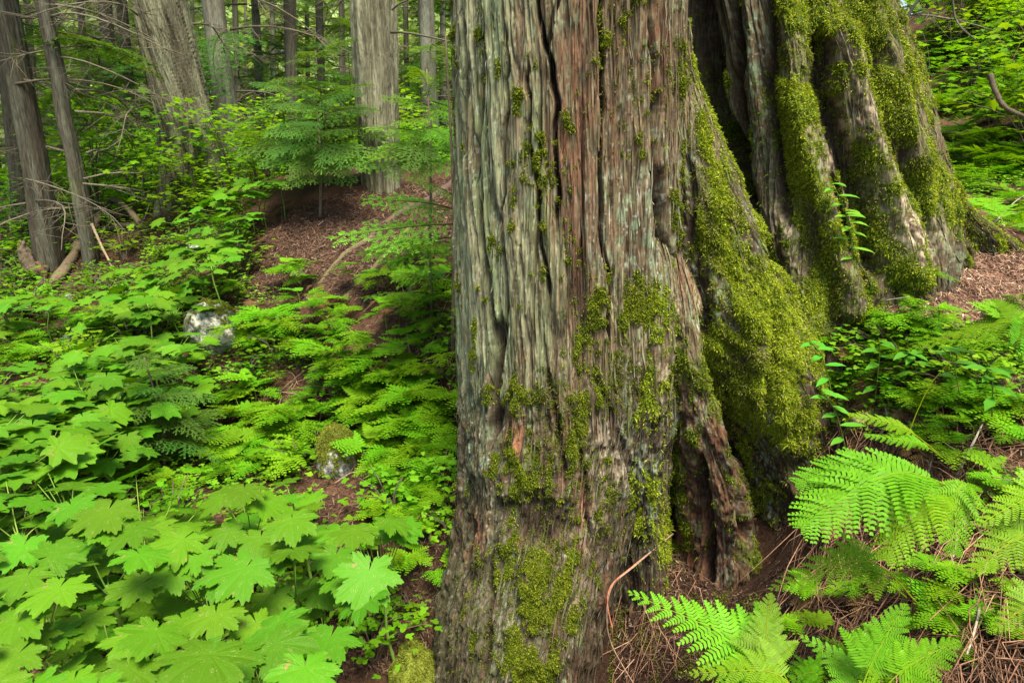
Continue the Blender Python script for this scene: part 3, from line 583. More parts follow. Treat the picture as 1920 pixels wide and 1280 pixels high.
for k, L_ in grp.items():
    hu, hv = HUBS[k]
    ws = .27
    pts = []
    for (u, v, px) in L_:
        Y = dist_from(u, v, px, ws*.93)*.5+.5*dist_from(u, v, np.interp(v, [880, 1000, 1130, 1280], [80, 102, 120, 148]), ws*.93)
        pts.append((P(u, v, Y), px/F*Y/(cp+(640-v)/F*sp)*1.0))
    Yh = np.mean([p[0][1] for p in pts]); h = P(hu, hv+14, Yh)
    h[2] = min(h[2], min(p[0][2] for p in pts)+.02) if len(pts) > 3 else h[2]-.05
    bx, by = h[0]+.05, h[1]+.08; g = float(gz(bx, by)); base = (bx, by, g)
    if h[2] < g+.15: h[2] = g+.15
    lab = {3: 'large pale spotted leaves on yellow green stalks at the bottom centre left', 4: 'rightmost broad leaf plant, standing alone beside the mossy stone near the trunk foot', 5: 'broad leaf plant left of the lone one, with a large level leaf over dark gaps',
           2: 'broad leaf plant with bare stalks at the left edge of the foreground', 0: 'broad leaf plant with a brown stalk standing clear in the left foreground', 1: 'low broad leaf plant with long curved yellow stalks in the left foreground', 8: 'bluish green broad leaf plant in the bottom left corner',
           7: 'broad leaf plant beneath the bright ferns, at the upper end of the foreground patch', 6: 'broad leaf plant whose raised leaf tops the left foreground patch', 10: 'widest leaved plant of the bottom row with dense pale spots'}.get(k, 'broad toothed leaf plant packed among others in the left foreground patch')
    for _ in range(int(len(pts)*1.6)):
        q_ = pts[rnd.randrange(len(L_))]; pts.append((q_[0]+np.array([rnd.uniform(-.16, .16), rnd.uniform(-.05, .22), rnd.uniform(-.22, -.07)]), q_[1]*rnd.uniform(.7, .95)))
    devil_plant(base, h, pts, lab, 'broad leaf plants in the left foreground')
# mid slope patch of the same plant
MID = [(500,392,34),(478,412,32),(535,385,30),(395,490,46),(420,470,40),(345,520,42),(455,455,32),(440,480,34),(275,560,48),(312,588,44),(252,578,44),(232,650,52),(290,690,54),(322,672,48),(150,716,58),(205,738,58),(100,770,62),(58,758,58),(28,775,58),(142,792,62),(243,760,58),(180,765,58),(20,832,66),(82,826,68),(15,872,74),(108,860,72),(60,612,38),(30,625,38),(110,628,40),(345,705,46),(270,730,50),(130,745,54),(200,700,50),(60,800,60),(180,820,60),(365,455,34),(330,545,42),(215,600,42),(380,515,38),(285,625,44),(170,680,50),(250,675,50),(-20,720,56),(-20,800,66),(-80,760,60),(-140,700,50),(-150,850,70),(-90,860,70),(-220,780,60),(-240,900,80),(-180,980,85),(-320,860,70),(-330,1000,90),(-110,640,44),(-230,650,44),(350,560,42),(380,545,38),(230,700,52),(310,730,50),(100,730,52),(40,800,60),(160,760,56),(220,800,58),(280,780,54),(120,840,66),(190,860,66),(300,660,48),(340,640,46),(430,430,34),(460,410,32),(505,405,30),(410,500,38),(265,520,40),(230,560,42)]
for i, (u, v, px) in enumerate(MID):
    Yc = dist_from(u, v, px, .235); h = P(u, v, Yc)
    g = float(gz(h[0], h[1]))
    if not (g+.22 < h[2] < g+.95):
        q, _ = ground(u, v+26); h = q[0]+np.array([0, -.05, .42]); 
    g = float(gz(h[0], h[1])); base = (h[0], h[1]+.03, g)
    lv = []; n = rnd.randint(8, 11); a0 = rnd.uniform(0, 6.28)
    for j in range(n):
        a = a0+j*6.283/n+rnd.uniform(-.3, .3); r_ = rnd.uniform(.13, .30) if j else .05
        lv.append((h+np.array([math.cos(a)*r_, math.sin(a)*r_, rnd.uniform(.03, .10)-r_*.15]), rnd.uniform(.15, .23)))
    lab = {0: 'small broad leaf plant standing highest on the brown needle bank', 3: 'broad leaf plant above the grey boulder on the left slope', 26: 'shaded broad leaf plant at the left edge below the fallen logs'}.get(i, 'broad leaf plant in the bright band running down the left slope')
    devil_plant(base, h-np.array([0, 0, .04]), lv, lab, 'broad leaf plants down the left slope', hi=False)
# ------------------------------------------------------------------ ferns
EXC = [(585,690,810,985),(335,455,585,700)]
def scatter(poly, n, rng, vpad=0):
    """random photo pixels inside a polygon, dropped on the terrain"""
    poly = np.array(poly, float); out = []
    lo, hi = poly.min(0), poly.max(0)
    while len(out) < n:
        p = rng.uniform(lo, hi, (n*3, 2)); x, y = p[:, 0], p[:, 1]; ins = np.zeros(len(p), bool)
        for i in range(len(poly)):
            (x1, y1), (x2, y2) = poly[i], poly[i-1]
            c = ((y1 > y) != (y2 > y)) & (x < (x2-x1)*(y-y1)/(y2-y1+1e-9)+x1); ins ^= c
        out += list(p[ins])
    out = np.array(out[:n]); ex = np.ones(len(out), bool)
    for (a_, b_, c_, d_) in EXC: ex &= ~((out[:, 0] > a_) & (out[:, 0] < b_) & (out[:, 1] > c_) & (out[:, 1] < d_))
    out = out[ex] if n > 1 and n < 1000 and ex.any() else out
    g, ok = ground(out[:, 0], out[:, 1]+vpad); return g[ok], out[ok]
def fern_clump(loc, kind, n, sc, label, group, name='fern', spread=.05, tilt=.25, down=True):
    f = empty(name, loc, (0, 0, 0), sc); tag(f, label, 'fern', group)
    a0 = rnd.uniform(0, 6.28)
    for j in range(n):
        a = a0+j*6.283/n+rnd.uniform(-.5, .5) if n > 2 else rnd.uniform(-.6, .6)+(math.pi if rnd.random() < .4 else 2.2)
        o = obj('frond', rnd.choice(kind), f, (rnd.uniform(-spread, spread), rnd.uniform(-spread, spread), -.01), (rnd.uniform(-.15, tilt), rnd.uniform(-.2, .2), a), rnd.uniform(.75, 1.2))
    return f
rg = np.random.default_rng(77)
OAKZ = [([(470,520),(700,505),(858,500),(858,900),(760,905),(560,880),(470,820),(380,740),(400,640),(455,560)], 108, 'feathery fern on the slope between the grey boulder and the big trunk', 'small ferns covering the middle slope', (.95, 1.5)),
        ([(720,880),(858,840),(850,1060),(800,1120),(720,1000)], 12, 'small fern growing close against the left foot of the big trunk', 'small ferns at the left foot of the trunk', (.7, 1.0)),
        ([(0,600),(200,600),(330,520),(360,560),(200,680),(0,730)], 22, 'shaded fern low on the far left slope', 'shaded ferns on the far left slope', (1.0, 1.6)),
        ([(330,740),(520,790),(640,880),(420,900),(330,860)], 20, 'bright fern behind the large leaves, left of the mossy stump', 'ferns left of the mossy stump', (.75, 1.1))]
for poly, n, lab, g_, (s0, s1) in OAKZ+[([(40,870),(560,850),(500,960),(100,940)], 14, 'lacy fern showing between the uppermost of the large foreground leaves', 'ferns among the large leaves', (.8, 1.1)), ([(560,880),(858,780),(858,1080),(740,1010)], 22, 'small bright fern right of the mossy stump', 'ferns right of the mossy stump', (.65, 1.0))]:
    pts, px = scatter(poly, n, rg)
    for p in pts: fern_clump(p, OAK, rnd.choice([2, 3, 3]), rnd.uniform(s0, s1), lab, g_)
RZ = [([(1560,560),(1640,545),(1740,560),(1800,600),(1700,650),(1560,640)], 12, 'low fern where the needle bank meets the mossy buttress', 'ferns below the mossy buttress', (.5, .75)),
      ([(1560,640),(1640,600),(1780,640),(1920,690),(1920,820),(1640,820),(1520,740)], 40, 'light green fern on the needle bank right of the mossy stem', 'ferns on the right bank', (.55, .9)),
      ([(1640,800),(1920,800),(1920,1000),(1800,960)], 13, 'fern at the right edge above the dead straw', 'ferns at the right edge', (.5, .75)),
      ([(1460,1130),(1920,1080),(1920,1280),(1420,1280)], 24, 'dark green fern in the shade at the bottom right', 'shaded ferns at the bottom right', (.40, .7))]
for poly, n, lab, g_, (s0, s1) in RZ:
    pts, px = scatter(poly, n, rg)
    for p in pts: fern_clump(p, OAK, rnd.choice([2, 3]), rnd.uniform(s0, s1), lab, g_)
# lady ferns on the hillside behind, to the right
pts, px = scatter([(1720,260),(1700,120),(1760,20),(1990,-40),(1990,430),(1860,420),(1780,330)], 92, rg, 20)
for p in pts:
    fern_clump(p, LADY, rnd.randint(5, 7), rnd.uniform(1.1, 1.7), 'tall fern on the dark hillside behind the right buttress', 'tall ferns on the right hillside', 'tall_fern', .04, .1)
for (u, v, s_, n, lab) in [(1700,330,1.0,5,'tall fern peeping out behind the mossy right edge of the trunk'), (1850,425,.7,4,'fern at the end of the right buttress'), (1900,440,.7,4,'fern at the right edge beside the needle path'),
        (560,850,.85,7,'dense lace like fern left of the mossy stump'), (520,860,.7,6,'lace like fern behind the topmost large leaves'), (715,830,.7,5,'arching fern right of the mossy stump'), (780,745,.8,6,'yellow green fern with long fronds near the left side of the trunk'), (640,720,.7,5,'drooping fern in the middle of the slope'), (270,960,.6,5,'lacy fern among the large leaves'),
        (1800,640,.6,5,'spreading fern on the right bank'), (1890,560,.6,5,'spreading fern at the right edge of the bank'), (1690,590,.5,4,'small arching fern below the needle path'), (1820,580,.5,4,'fern between the path and the curved stalk')]:
    p, _ = ground(u, v); fern_clump(p[0], LADY, n, s_, lab, None, 'tall_fern', .03, .1)
for f_ in list(LADY[:2])+list(OAK[:2]):
    g_ = f_.copy(); g_.materials.clear(); g_.materials.append(M_dead); (DEADF if 'DEADF' in globals() else globals().setdefault('DEADF', [])).append(g_)
for i, (poly, n, sc_) in enumerate([([(1500,900),(1900,880),(1900,1260),(1500,1260)], 16, .6), ([(460,540),(850,540),(850,1050),(620,900)], 16, .7), ([(1560,640),(1900,680),(1900,850),(1560,840)], 8, .5)]):
    pts, px = scatter(poly, n, rg)
    for p in pts:
        f = empty('withered_fern', p, (0, 0, 0), sc_*rnd.uniform(.7, 1.2)); tag(f, ['withered brown fern collapsed on the dark bank at the bottom right', 'withered brown fern among the green ones of the middle slope', 'withered brown fern on the right bank'][i], 'fern', ['withered ferns at the bottom right', 'withered ferns of the middle slope', 'withered ferns of the right bank'][i])
        for j in range(3): obj('frond', rnd.choice(DEADF), f, (0, 0, .0), (rnd.uniform(-.9, -.3), rnd.uniform(-.4, .4), rnd.uniform(2, 4.5)), rnd.uniform(.7, 1.1))
# fronds traced one by one: base, tip (pixel and distance), half width in metres, pairs, shape
FR = [('broad_fern', 'large light green fern hanging over the dark hollow, nearest on the right', [((1860,960,1.75),(1690,885,1.70),(1500,990,1.62),.19,24,'lance'), ((1850,950,1.80),(1650,880,1.80),(1490,905,1.74),.13,20,'lance'), ((1850,960,1.75),(1740,930,1.70),(1660,1050,1.64),.14,18,'lance'), ((1850,950,1.75),(1800,910,1.72),(1790,1040,1.64),.10,15,'lance')]),
      ('broad_fern', 'bright triangular fern reaching left in front of the trunk foot', [((1500,1330,1.45),(1430,1225,1.62),(1175,1108,1.80),.19,15,'tri'), ((1500,1330,1.45),(1440,1215,1.6),(1445,1110,1.7),.10,12,'tri'), ((1510,1330,1.45),(1450,1260,1.5),(1290,1262,1.55),.10,12,'tri')]),
      ('broad_fern', 'toothed fern below the large drooping one on the right', [((1720,1130,1.75),(1620,1050,1.78),(1440,1105,1.75),.12,14,'tri'), ((1700,1120,1.75),(1630,1060,1.8),(1650,1085,1.7),.08,9,'tri')]),
      ('broad_fern', 'bright fern at the right edge above the bottom corner', [((1990,1060,1.35),(1930,1000,1.38),(1810,1078,1.36),.10,12,'tri'), ((1990,1060,1.35),(1960,930,1.42),(1830,985,1.40),.09,12,'tri'), ((1990,1190,1.25),(1950,1130,1.25),(1860,1180,1.25),.07,9,'tri')]),
      ('broad_fern', 'fern with a long curved pale stalk arching over the right bank', [((1690,850,2.45),(1760,700,2.45),(1925,590,2.35),.02,3,'lance'), ((1860,610,2.4),(1900,600,2.35),(1700,655,2.5),.14,14,'tri'), ((1860,610,2.4),(1930,610,2.3),(1960,720,2.2),.15,14,'tri'), ((1860,610,2.4),(1880,590,2.4),(1850,560,2.55),.12,12,'tri')]),
      ('broad_fern', 'dark toothed fern lying low at the bottom right', [((1600,1330,1.4),(1640,1230,1.45),(1700,1130,1.5),.10,12,'tri'), ((1600,1330,1.4),(1600,1260,1.5),(1500,1190,1.6),.08,10,'tri'), ((1620,1330,1.4),(1700,1250,1.4),(1800,1200,1.4),.09,11,'tri'), ((1500,1340,1.4),(1530,1260,1.45),(1450,1290,1.5),.07,9,'tri')]),
      ('broad_fern', 'small ladder like fern between the straw bank and the mossy log', [((1760,850,2.3),(1690,800,2.3),(1590,775,2.35),.06,14,'lance'), ((1770,860,2.3),(1720,830,2.25),(1620,815,2.3),.055,14,'lance')])]
for nm, lab, L_ in FR:
    b0 = P(*L_[0][0]); e = empty(nm, b0); tag(e, lab, 'fern')
    for i, (a, m, t, wd, n, shp) in enumerate(L_):
        cur = smooth_path([P(*a)-b0, P(*m)-b0, P(*t)-b0], 12)
        d = unit(cur[-1]-cur[4]); up = unit(np.array([-.05, -.35, 1])); sd_ = unit(np.cross(d, up)); up = np.cross(sd_, d)
        obj('frond', frond_geo(cur, sd_, up, wd, n, 14, shp, i+int(t[0]), .0026, .35 if shp == 'lance' else .4, .02).build('frond', M_fern), e)
# ------------------------------------------------------------------ background trees
def bg_trunk(name, keys, nf, dz, seed, label, spiral=0, tone=(.165, .165, .10), tone2=(.085, .078, .048), top=6.5, feats=(), group=None, deep=1.0, mossn=.35, cat='tree'):
    X, Y, Z, nx, ny, s = tube_surface(keys, nf, dz, -3, top, seed)
    U, Vv = PX(np.stack([X, Y, Z], -1))
    d, c1, c2, n1, n2, n3 = bark(s, Z, seed, spiral, 1)
    for pts, wd, dep in feats:
        pts = np.asarray(pts, float); uc = np.interp(Vv, pts[:, 0], pts[:, 1]); f = ss(pts[0, 0]-20, pts[0, 0]+20, Vv)
        d = d+dep*np.exp(-((U-uc)/wd)**2)*f*np.clip(-ny*3+.6, 0, 1)
    d = d*deep
    X = X+nx*d; Y = Y+ny*d
    k = ss(-.5, .5, fbm(s/.06, Z/.9, seed+3, 3)+.3*n2)[..., None]
    col = np.array(tone)*k+np.array(tone2)*(1-k); cc = np.clip(c1*.8+c2*.4, 0, 1)[..., None]*.7
    col = col*(1-cc)+np.array([.05, .035, .025])*cc
    m = (ss(.1, .6, fbm(s/.10, Z/.5, seed+6, 3)-.1*Z)*mossn)[..., None]; col = col*(1-m)+np.array([.10, .13, .025])*m
    n, mm = X.shape; zb = Z[0, 0]
    base = np.array([X[0].mean(), Y[0].mean(), zb+.2])
    t = empty(name, base); tag(t, label, cat, group)
    obj('trunk', mesh('trunk', (np.stack([X, Y, Z], -1)-base).reshape(-1, 3), faces_grid(n, mm), M_bark, col.reshape(-1, 3)), t)
    return t
# ---- conifer sprays: flat branchlets with small needles
def conifer_branch(L, seed, droop=.35, ntw=26, needle=.016, tw=.34, dens=1.0, colr=(1, 1, 1)):
    rng = np.random.default_rng(seed); mb = MB()
    t = np.linspace(0, 1, 10); ax = np.stack([.06*L*np.sin(t*3+seed), L*t, L*(.12*t-droop*t**2)], -1)
    mb.tube(ax, .009*L, .0015, 4, (1.3, .7, .9))
    def needles(a, b, n, nl):
        d = unit(b-a); sd = unit(np.cross(d, [0, 0, 1])); tt = (np.arange(n)+.5)/n
        p = a+(b-a)*tt[:, None]+np.array([0, 0, -1])*(.12*np.linalg.norm(b-a)*tt**2)[:, None]
        for sg in (-1, 1):
            l = nl*rng.uniform(.7, 1.1, n)*(1-.35*tt); dd = sd*sg*.9+d*.5; tip = p+dd*l[:, None]+rng.normal(0, .12, (n, 3))*l[:, None]
            w_ = d*nl*.24
            V = np.stack([p-w_, tip-w_*.5, tip+w_*.6, p+w_], 1).reshape(-1, 3)
            o = np.arange(n)[:, None]*4; k = np.repeat(rng.uniform(.75, 1.25, (n, 1))*(1+.7*tt[:, None]**3), 4, 1).reshape(-1, 1)
            mb.add(V, None, o+np.array([[0, 1, 2, 3]]), k*np.array(colr))
    for i in range(ntw):
        q = (i+1.2)/(ntw+1.2); x = q*9; k = min(int(x), 8); p = ax[k]*(1-x+k)+ax[k+1]*(x-k)
        sg = 1 if i % 2 else -1; a = R(58-14*q)+rng.normal(0, .12); l = L*tw*(1-q)**.7*rng.uniform(.7, 1.15)*min(1, q*4+.35)+.04
        e = p+np.array([sg*math.sin(a)*l, math.cos(a)*l, -.22*l+rng.normal(0, .05)*l])
        needles(p, e, max(5, int(l/needle*1.5*dens)), needle)
        m = max(2, int(l/.055*dens))
        for j in range(m):
            f = (j+.7)/(m+.5); pp = p+(e-p)*f; s2 = 1 if j % 2 else -1; a2 = math.atan2(e[0]-p[0], e[1]-p[1])+s2*R(48); l2 = l*.42*(1-f*.6)*rng.uniform(.7, 1.2)
            ee = pp+np.array([math.sin(a2)*l2, math.cos(a2)*l2, -.18*l2+rng.normal(0, .08)*l2]); needles(pp, ee, max(4, int(l2/needle*1.5*dens)), needle)
    return mb.build('branch', M_conif, False)
FINE = [conifer_branch(.8, s, .30, 24, .017, .44, 1.25) for s in (1, 2, 3)]
YEW = [conifer_branch(.75, s+20, .22, 20, .022, .44, 1.1, (1.7, 1.65, .8)) for s in (1, 2, 3)]
FAR = [conifer_branch(2.0, s+40, .42, 30, .055, .34, .75) for s in (1, 2, 3, 4)]
def dead_branch(seed, L=1.4):
    rng = np.random.default_rng(seed); mb = MB(); t = np.linspace(0, 1, 8)
    ax = np.stack([.1*np.sin(t*4+seed)*L, L*t, L*(.1*t-.40*t**2)], -1); mb.tube(ax, .013, .003, 5, (1, 1, 1), .2)
    for i in range(11):
        q = rng.uniform(.15, .95); k = int(q*7); p = ax[k]; a = rng.uniform(-1.3, 1.3); l = rng.uniform(.15, .5)*L*(1-q*.5)
        e = p+np.array([math.sin(a)*l, math.cos(a)*l, rng.uniform(-.5, .1)*l]); mid = (p+e)/2+rng.normal(0, .05, 3)*l
        mb.tube([p, mid, e], .005, .0015, 3, (1, 1, 1))
        for _ in range(3):
            f = rng.random(); pp = p+(e-p)*f; mb.tube([pp, pp+rng.normal(0, .12, 3)*L*np.array([1, 1, .8])-[0, 0, .05]], .0025, .001, 3, (1, 1, 1))
    mb.c = [c*np.array([.13, .11, .075]) for c in mb.c]
    return mb.build('dead_branch', M_wood)
DEAD = [dead_branch(s) for s in range(4)]
def add_branches(t, base, zlo, zhi, r, n, kinds, nm, rng, s0=.8, s1=1.3, face=None, rad=lambda z: 0):
    for i in range(n):
        z = rng.uniform(min(zlo, zhi), max(zlo, zhi)); a = rng.uniform(0, 6.28) if face is None else face+rng.normal(0, .9)
        o = obj(nm, kinds[rng.integers(len(kinds))], t, (math.sin(a)*r*-1*-1*0, 0, z), (rng.normal(0, .15), rng.normal(0, .15), a), rng.uniform(s0, s1))
        o.location = (-math.sin(a)*r, math.cos(a)*r, z)
rg2 = np.random.default_rng(404)
t = bg_trunk('leaning_cedar', [(-300,218,322,9.4,.36),(0,257,348,9.4,.36),(120,278,373,9.4,.36),(230,299,396,9.4,.37),(300,304,408,9.4,.38),(345,300,418,9.4,.4),(400,292,432,9.4,.4),(440,286,440,9.4,.42)], 130, .014, 101, 'thick cedar leaning left with twisted grey green bark in the left background', .22, feats=[([(300,385),(400,378)], 11, -.16), ([(250,352),(400,338)], 9, -.06), ([(0,300),(250,350),(400,372)], 10, .03)])
add_branches(t, None, 1.4, 5, .33, 6, DEAD, 'dead_branch', rg2)
t = bg_trunk('straight_cedar', [(-300,652,742,8.4,.30),(0,660,742,8.4,.30),(150,668,748,8.4,.30),(300,679,752,8.4,.30),(370,681,758,8.4,.31),(460,672,775,8.4,.34)], 120, .014, 103, 'straight cedar with furrowed pale grey bark standing on the needle bank', 0, (.22,.215,.135), (.11,.10,.062), feats=[([(0,715),(200,722)], 3, -.04), ([(0,735),(200,742)], 3, -.03), ([(0,690),(300,700)], 2.5, -.03)])
add_branches(t, None, 1.5, 5, .3, 4, DEAD, 'dead_branch', rg2)
t = bg_trunk('dark_conifer', [(-300,-30,8,8.3,.15),(0,-2,27,8.3,.15),(150,18,58,8.3,.16),(300,46,86,8.3,.16),(440,64,108,8.3,.17),(510,78,120,8.3,.19),(560,80,126,8.3,.2)], 60, .02, 105, 'dark trunk on the far left beside the rotten stump', 0, (.10,.10,.07), (.06,.05,.035), deep=.45)
add_branches(t, None, .8, 4, .15, 14, DEAD, 'dead_branch', rg2); add_branches(t, None, 1.6, 5, .15, 5, FAR[:2], 'branch', rg2, .5, .8)
t = bg_trunk('dark_conifer', [(-300,40,66,8.2,.1),(0,68,92,8.2,.1),(150,98,124,8.2,.1),(210,106,131,8.2,.11),(290,126,147,8.2,.11),(400,143,172,8.2,.12),(500,160,187,8.2,.13),(560,162,196,8.2,.15)], 50, .02, 107, 'slim crooked dark trunk on the left, behind the fallen logs', 0, (.10,.10,.07), (.06,.05,.035), deep=.4)
add_branches(t, None, .8, 4, .1, 16, DEAD, 'dead_branch', rg2); add_branches(t, None, 1.6, 5, .1, 5, FAR[:2], 'branch', rg2, .5, .8)
BGT = [(0,20,370,28,10.0,'dark'),(228,245,330,19,16,'dark'),(196,212,330,24,19,'dark'),(398,424,330,40,13.2,'pale'),(478,488,330,15,16.5,'mid'),(543,548,330,22,15,'mid'),(598,604,325,14,18,'mid'),(798,806,320,30,14.5,'pale'),(1655,1668,250,26,14,'pale'),
       (150,165,330,13,22,'dark'),(325,335,330,12,24,'mid'),(440,447,325,11,26,'mid'),(510,513,325,10,28,'pale'),(575,578,325,9,30,'mid'),(640,643,325,12,24,'mid'),(760,764,325,10,27,'mid'),(830,832,320,12,22,'pale'),(100,112,330,12,27,'mid'),(50,66,330,12,24,'dark'),(275,285,330,9,31,'mid'),(1745,1752,250,14,22,'mid'),(1850,1862,200,16,24,'dark'),(1800,1808,220,10,28,'pale'),(360,366,325,8,34,'pale'),(535,537,325,7,36,'mid'),(700,702,325,8,34,'mid'),(460,463,325,7,38,'pale'),(215,225,325,8,35,'pale'),(-60,-30,370,26,12,'dark'),(-140,-110,350,30,15,'mid'),(1990,1990,250,20,18,'mid'),(900,905,325,20,18,'mid'),(1050,1050,320,22,16,'mid'),(1300,1300,320,24,17,'pale'),(1480,1480,300,20,20,'mid')]
BLAB = {0:'blackish trunk at the left edge behind the nearer dark one',1:'dark slender trunk left of the thick leaning cedar',2:'dim rough trunk between the far left trunks and the leaning cedar',3:'pale wide trunk half hidden just right of the leaning cedar',4:'thin trunk in the gap right of the leaning cedar',5:'grey trunk midway between the leaning and the straight cedar, with knots',6:'thin pale trunk just left of the straight cedar',7:'whitish peeling trunk between the straight cedar and the giant one',8:'pale trunk visible just right of the mossy top of the giant cedar'}
TT = {'dark': ((.09,.085,.06),(.05,.045,.03)), 'mid': ((.15,.145,.10),(.09,.075,.05)), 'pale': ((.24,.235,.17),(.14,.125,.09))}
for i, (u0, u1, vb, wpx, Y, tn) in enumerate(BGT):
    b = P(u1, 200, Y); tpt = P(u0, 0, Y); x0 = b[0]; g = float(gz(x0, Y)); ww = wpx/F*Y/1.05
    sl_ = (tpt[0]-b[0])/(tpt[2]-b[2])
    zs = np.array([g-.3, g, g+.4, g+2, g+5, g+9, g+14]); f = np.array([1.35, 1.3, 1.1, 1, .92, .75, .5]); xs = x0+sl_*(zs-b[2])
    mb = MB(); rng = np.random.default_rng(700+i); base = np.array([xs[1], Y, g])
    pts = smooth_path(np.stack([xs, Y+0*zs, zs], -1)-base, 60); rr = np.interp(np.linspace(0, 6, 60), np.arange(7), f)*ww/2
    n = 20; th = np.arange(n)/n*2*np.pi
    V = pts[:, None]+np.stack([np.cos(th), np.sin(th), 0*th], -1)[None]*rr[:, None, None]*(1+.10*fbm(th[None]*3.1+i, pts[:, 2:3]*.5, i, 3))[..., None]
    kk = ss(-.4, .4, fbm(th[None]*5+i, pts[:, 2:3]*1.2, i+5, 3))[..., None]; A, B = TT[tn]; cc = np.array(A)*kk+np.array(B)*(1-kk)
    t = empty('conifer_tree', base); tag(t, BLAB.get(i, 'slender conifer trunk standing far back among the green undergrowth'), 'tree', 'slender conifers in the background' if i > 8 else None)
    obj('trunk', mesh('trunk', V.reshape(-1, 3), faces_grid(60, n), M_bark, cc.reshape(-1, 3)), t)
    up = max(P(u1, 0, Y)[2]-g, 1.5)
    add_branches(t, None, .8, up+2.0, ww/2, int(7+Y*.35), DEAD, 'dead_branch', rng, 1.0, 1.9)
    add_branches(t, None, up*.45+.6, up+4, ww/2, int(6+Y*.25), FAR, 'branch', rng, .7, 1.25)
    add_branches(t, None, up+4, 13, ww/2, 5, FAR, 'branch', rng, 1.0, 1.7)
# young conifers with drooping sprays
def sapling(loc, h, n, kinds, label, sc, rng, name='young_conifer', zlo=.25, group=None, lean=(0, 0), face=None):
    t = empty(name, loc); tag(t, label, 'tree', group)
    mb = MB(); top = np.array([lean[0], lean[1], h]); mb.tube(smooth_path([[0, 0, -.1], top*.5+[.03, .02, 0], top], 8), .006+.008*h, .004, 6, (.11, .08, .055)); obj('trunk', mb.build('trunk', M_wood), t)
    for i in range(n):
        f = zlo+(1-zlo)*(i+rng.random())/n; a = i*2.4+rng.normal(0, .3) if face is None else face+rng.normal(0, .8)
        p = top*f; obj('branch', kinds[rng.integers(len(kinds))], t, (p[0], p[1], f*h), (rng.normal(.05, .15), rng.normal(0, .2), a), sc*(1.15-.75*f)*rng.uniform(.8, 1.2))
    return t
for (u, v, Y, h, n, sc, lab, k) in [(800,480,5.2,.8,8,.7,'bright tipped young conifer growing beside the left edge of the giant trunk','Y'),(610,340,8.2,1.5,30,1.25,'bushy dark young conifer left of the straight cedar','F'),(540,350,8.8,1.3,22,1.1,'soft young conifer between the two background cedars','F'),
        (300,850,4.2,.85,18,.8,'dark fine needled sapling standing among the large leaves','F'),(215,850,4.3,.55,12,.7,'low dark sapling left of the twiggy one among the large leaves','F')]:
    p = P(u, v, Y); g = float(gz(p[0], p[1])); sapling((p[0], p[1], g), h, n, YEW if k == 'Y' else FINE, lab, sc, rg2)
def boughs(root, top, L_, kinds, label, Lm=.8):
    b = P(*root); b[2] = float(gz(b[0], b[1])); t = empty('young_conifer', b); tag(t, label, 'tree'); tp = P(*top)-b
    mb = MB(); mb.tube(smooth_path([[0, 0, -.1], tp*.5+[.03, .02, 0], tp], 10), .02, .006, 6, (.13, .10, .06)); obj('trunk', mb.build('trunk', M_wood), t)
    for i, (u0, v0, u1, v1, Y, k) in enumerate(L_+[(a+7, b+14, c-18+9*(j % 5), d+16, e_+.15, f_*1.1) for j, (a, b, c, d, e_, f_) in enumerate(L_) if j % 4 == 0 and len(L_) > 8]):
        p = P(u0, v0, Y); q = P(u1, v1, Y-.25); d = q-p; l = np.linalg.norm(d); d = d+[0, 0, .16*l]
        obj('branch', kinds[i % len(kinds)], t, p-b, orient(d, (rg2.normal(0, .2), -.45, 1)), (l/Lm*k, l/Lm*1.05, l/Lm))
boughs((845,540,5.0), (835,60,5.3), [(850,395,690,385,4.9,1.0),(850,420,640,462,4.8,.9),(850,440,690,495,4.85,.9),(855,370,765,340,4.95,1.0),(850,455,760,470,4.8,1.0)], YEW, 'young conifer with bright tipped boughs reaching left from behind the giant trunk', .75)
boughs((800,480,5.9), (800,130,6.2), [(800,270,700,300,5.9,1.3),(800,250,690,250,5.9,1.3),(800,230,860,290,5.9,1.3),(805,200,720,190,5.9,1.3),(805,190,860,230,5.9,1.2),(805,180,830,130,5.9,1.2),(800,300,850,330,5.8,1.4),(800,220,740,240,5.8,1.5),(800,260,770,310,5.7,1.5),(805,160,770,130,5.9,1.3),(800,240,830,270,5.7,1.4),(800,290,740,330,5.8,1.3)], YEW[:2]+FINE[:1], 'green young conifer with fine hanging sprays in front of the straight cedar', .75)
boughs((600,420,7.6), (590,170,7.9), [(600,260,510,290,7.6,1.3),(600,240,500,250,7.6,1.2),(600,220,690,210,7.6,1.3),(600,280,690,290,7.5,1.4),(600,290,540,330,7.5,1.4),(598,200,520,200,7.6,1.3),(598,190,670,180,7.6,1.2),(600,250,650,250,7.4,1.6),(600,300,640,330,7.4,1.5),(600,270,560,290,7.4,1.6),(596,180,570,160,7.6,1.2),(600,310,530,350,7.5,1.3),(600,230,570,240,7.3,1.6),(600,265,680,320,7.4,1.3)], FINE, 'shaded young conifer with spreading boughs left of the straight cedar', .8)
# small trees on the slope far back: many individuals
xs_, k = [], 0
for i in range(70):
    Y = rg2.uniform(12, 44); u = rg2.uniform(-250, 860) if i % 5 else rg2.uniform(1690, 2100)
    if u > 1000: Y = rg2.uniform(15, 40)
    x = (u-960)/F*Y/1.02; g = float(gz(x, Y)); h = rg2.uniform(1.2, 3.0)*(1+.07*(Y-10))
    sapling((x, Y, g), h, int(12+h*3), FAR, 'small leafy conifer in the undergrowth far behind the cedars', .30*h**.6+.12, rg2, 'small_conifer', .15, 'small conifers in the far undergrowth', (rg2.normal(0, .1), rg2.normal(0, .1)))
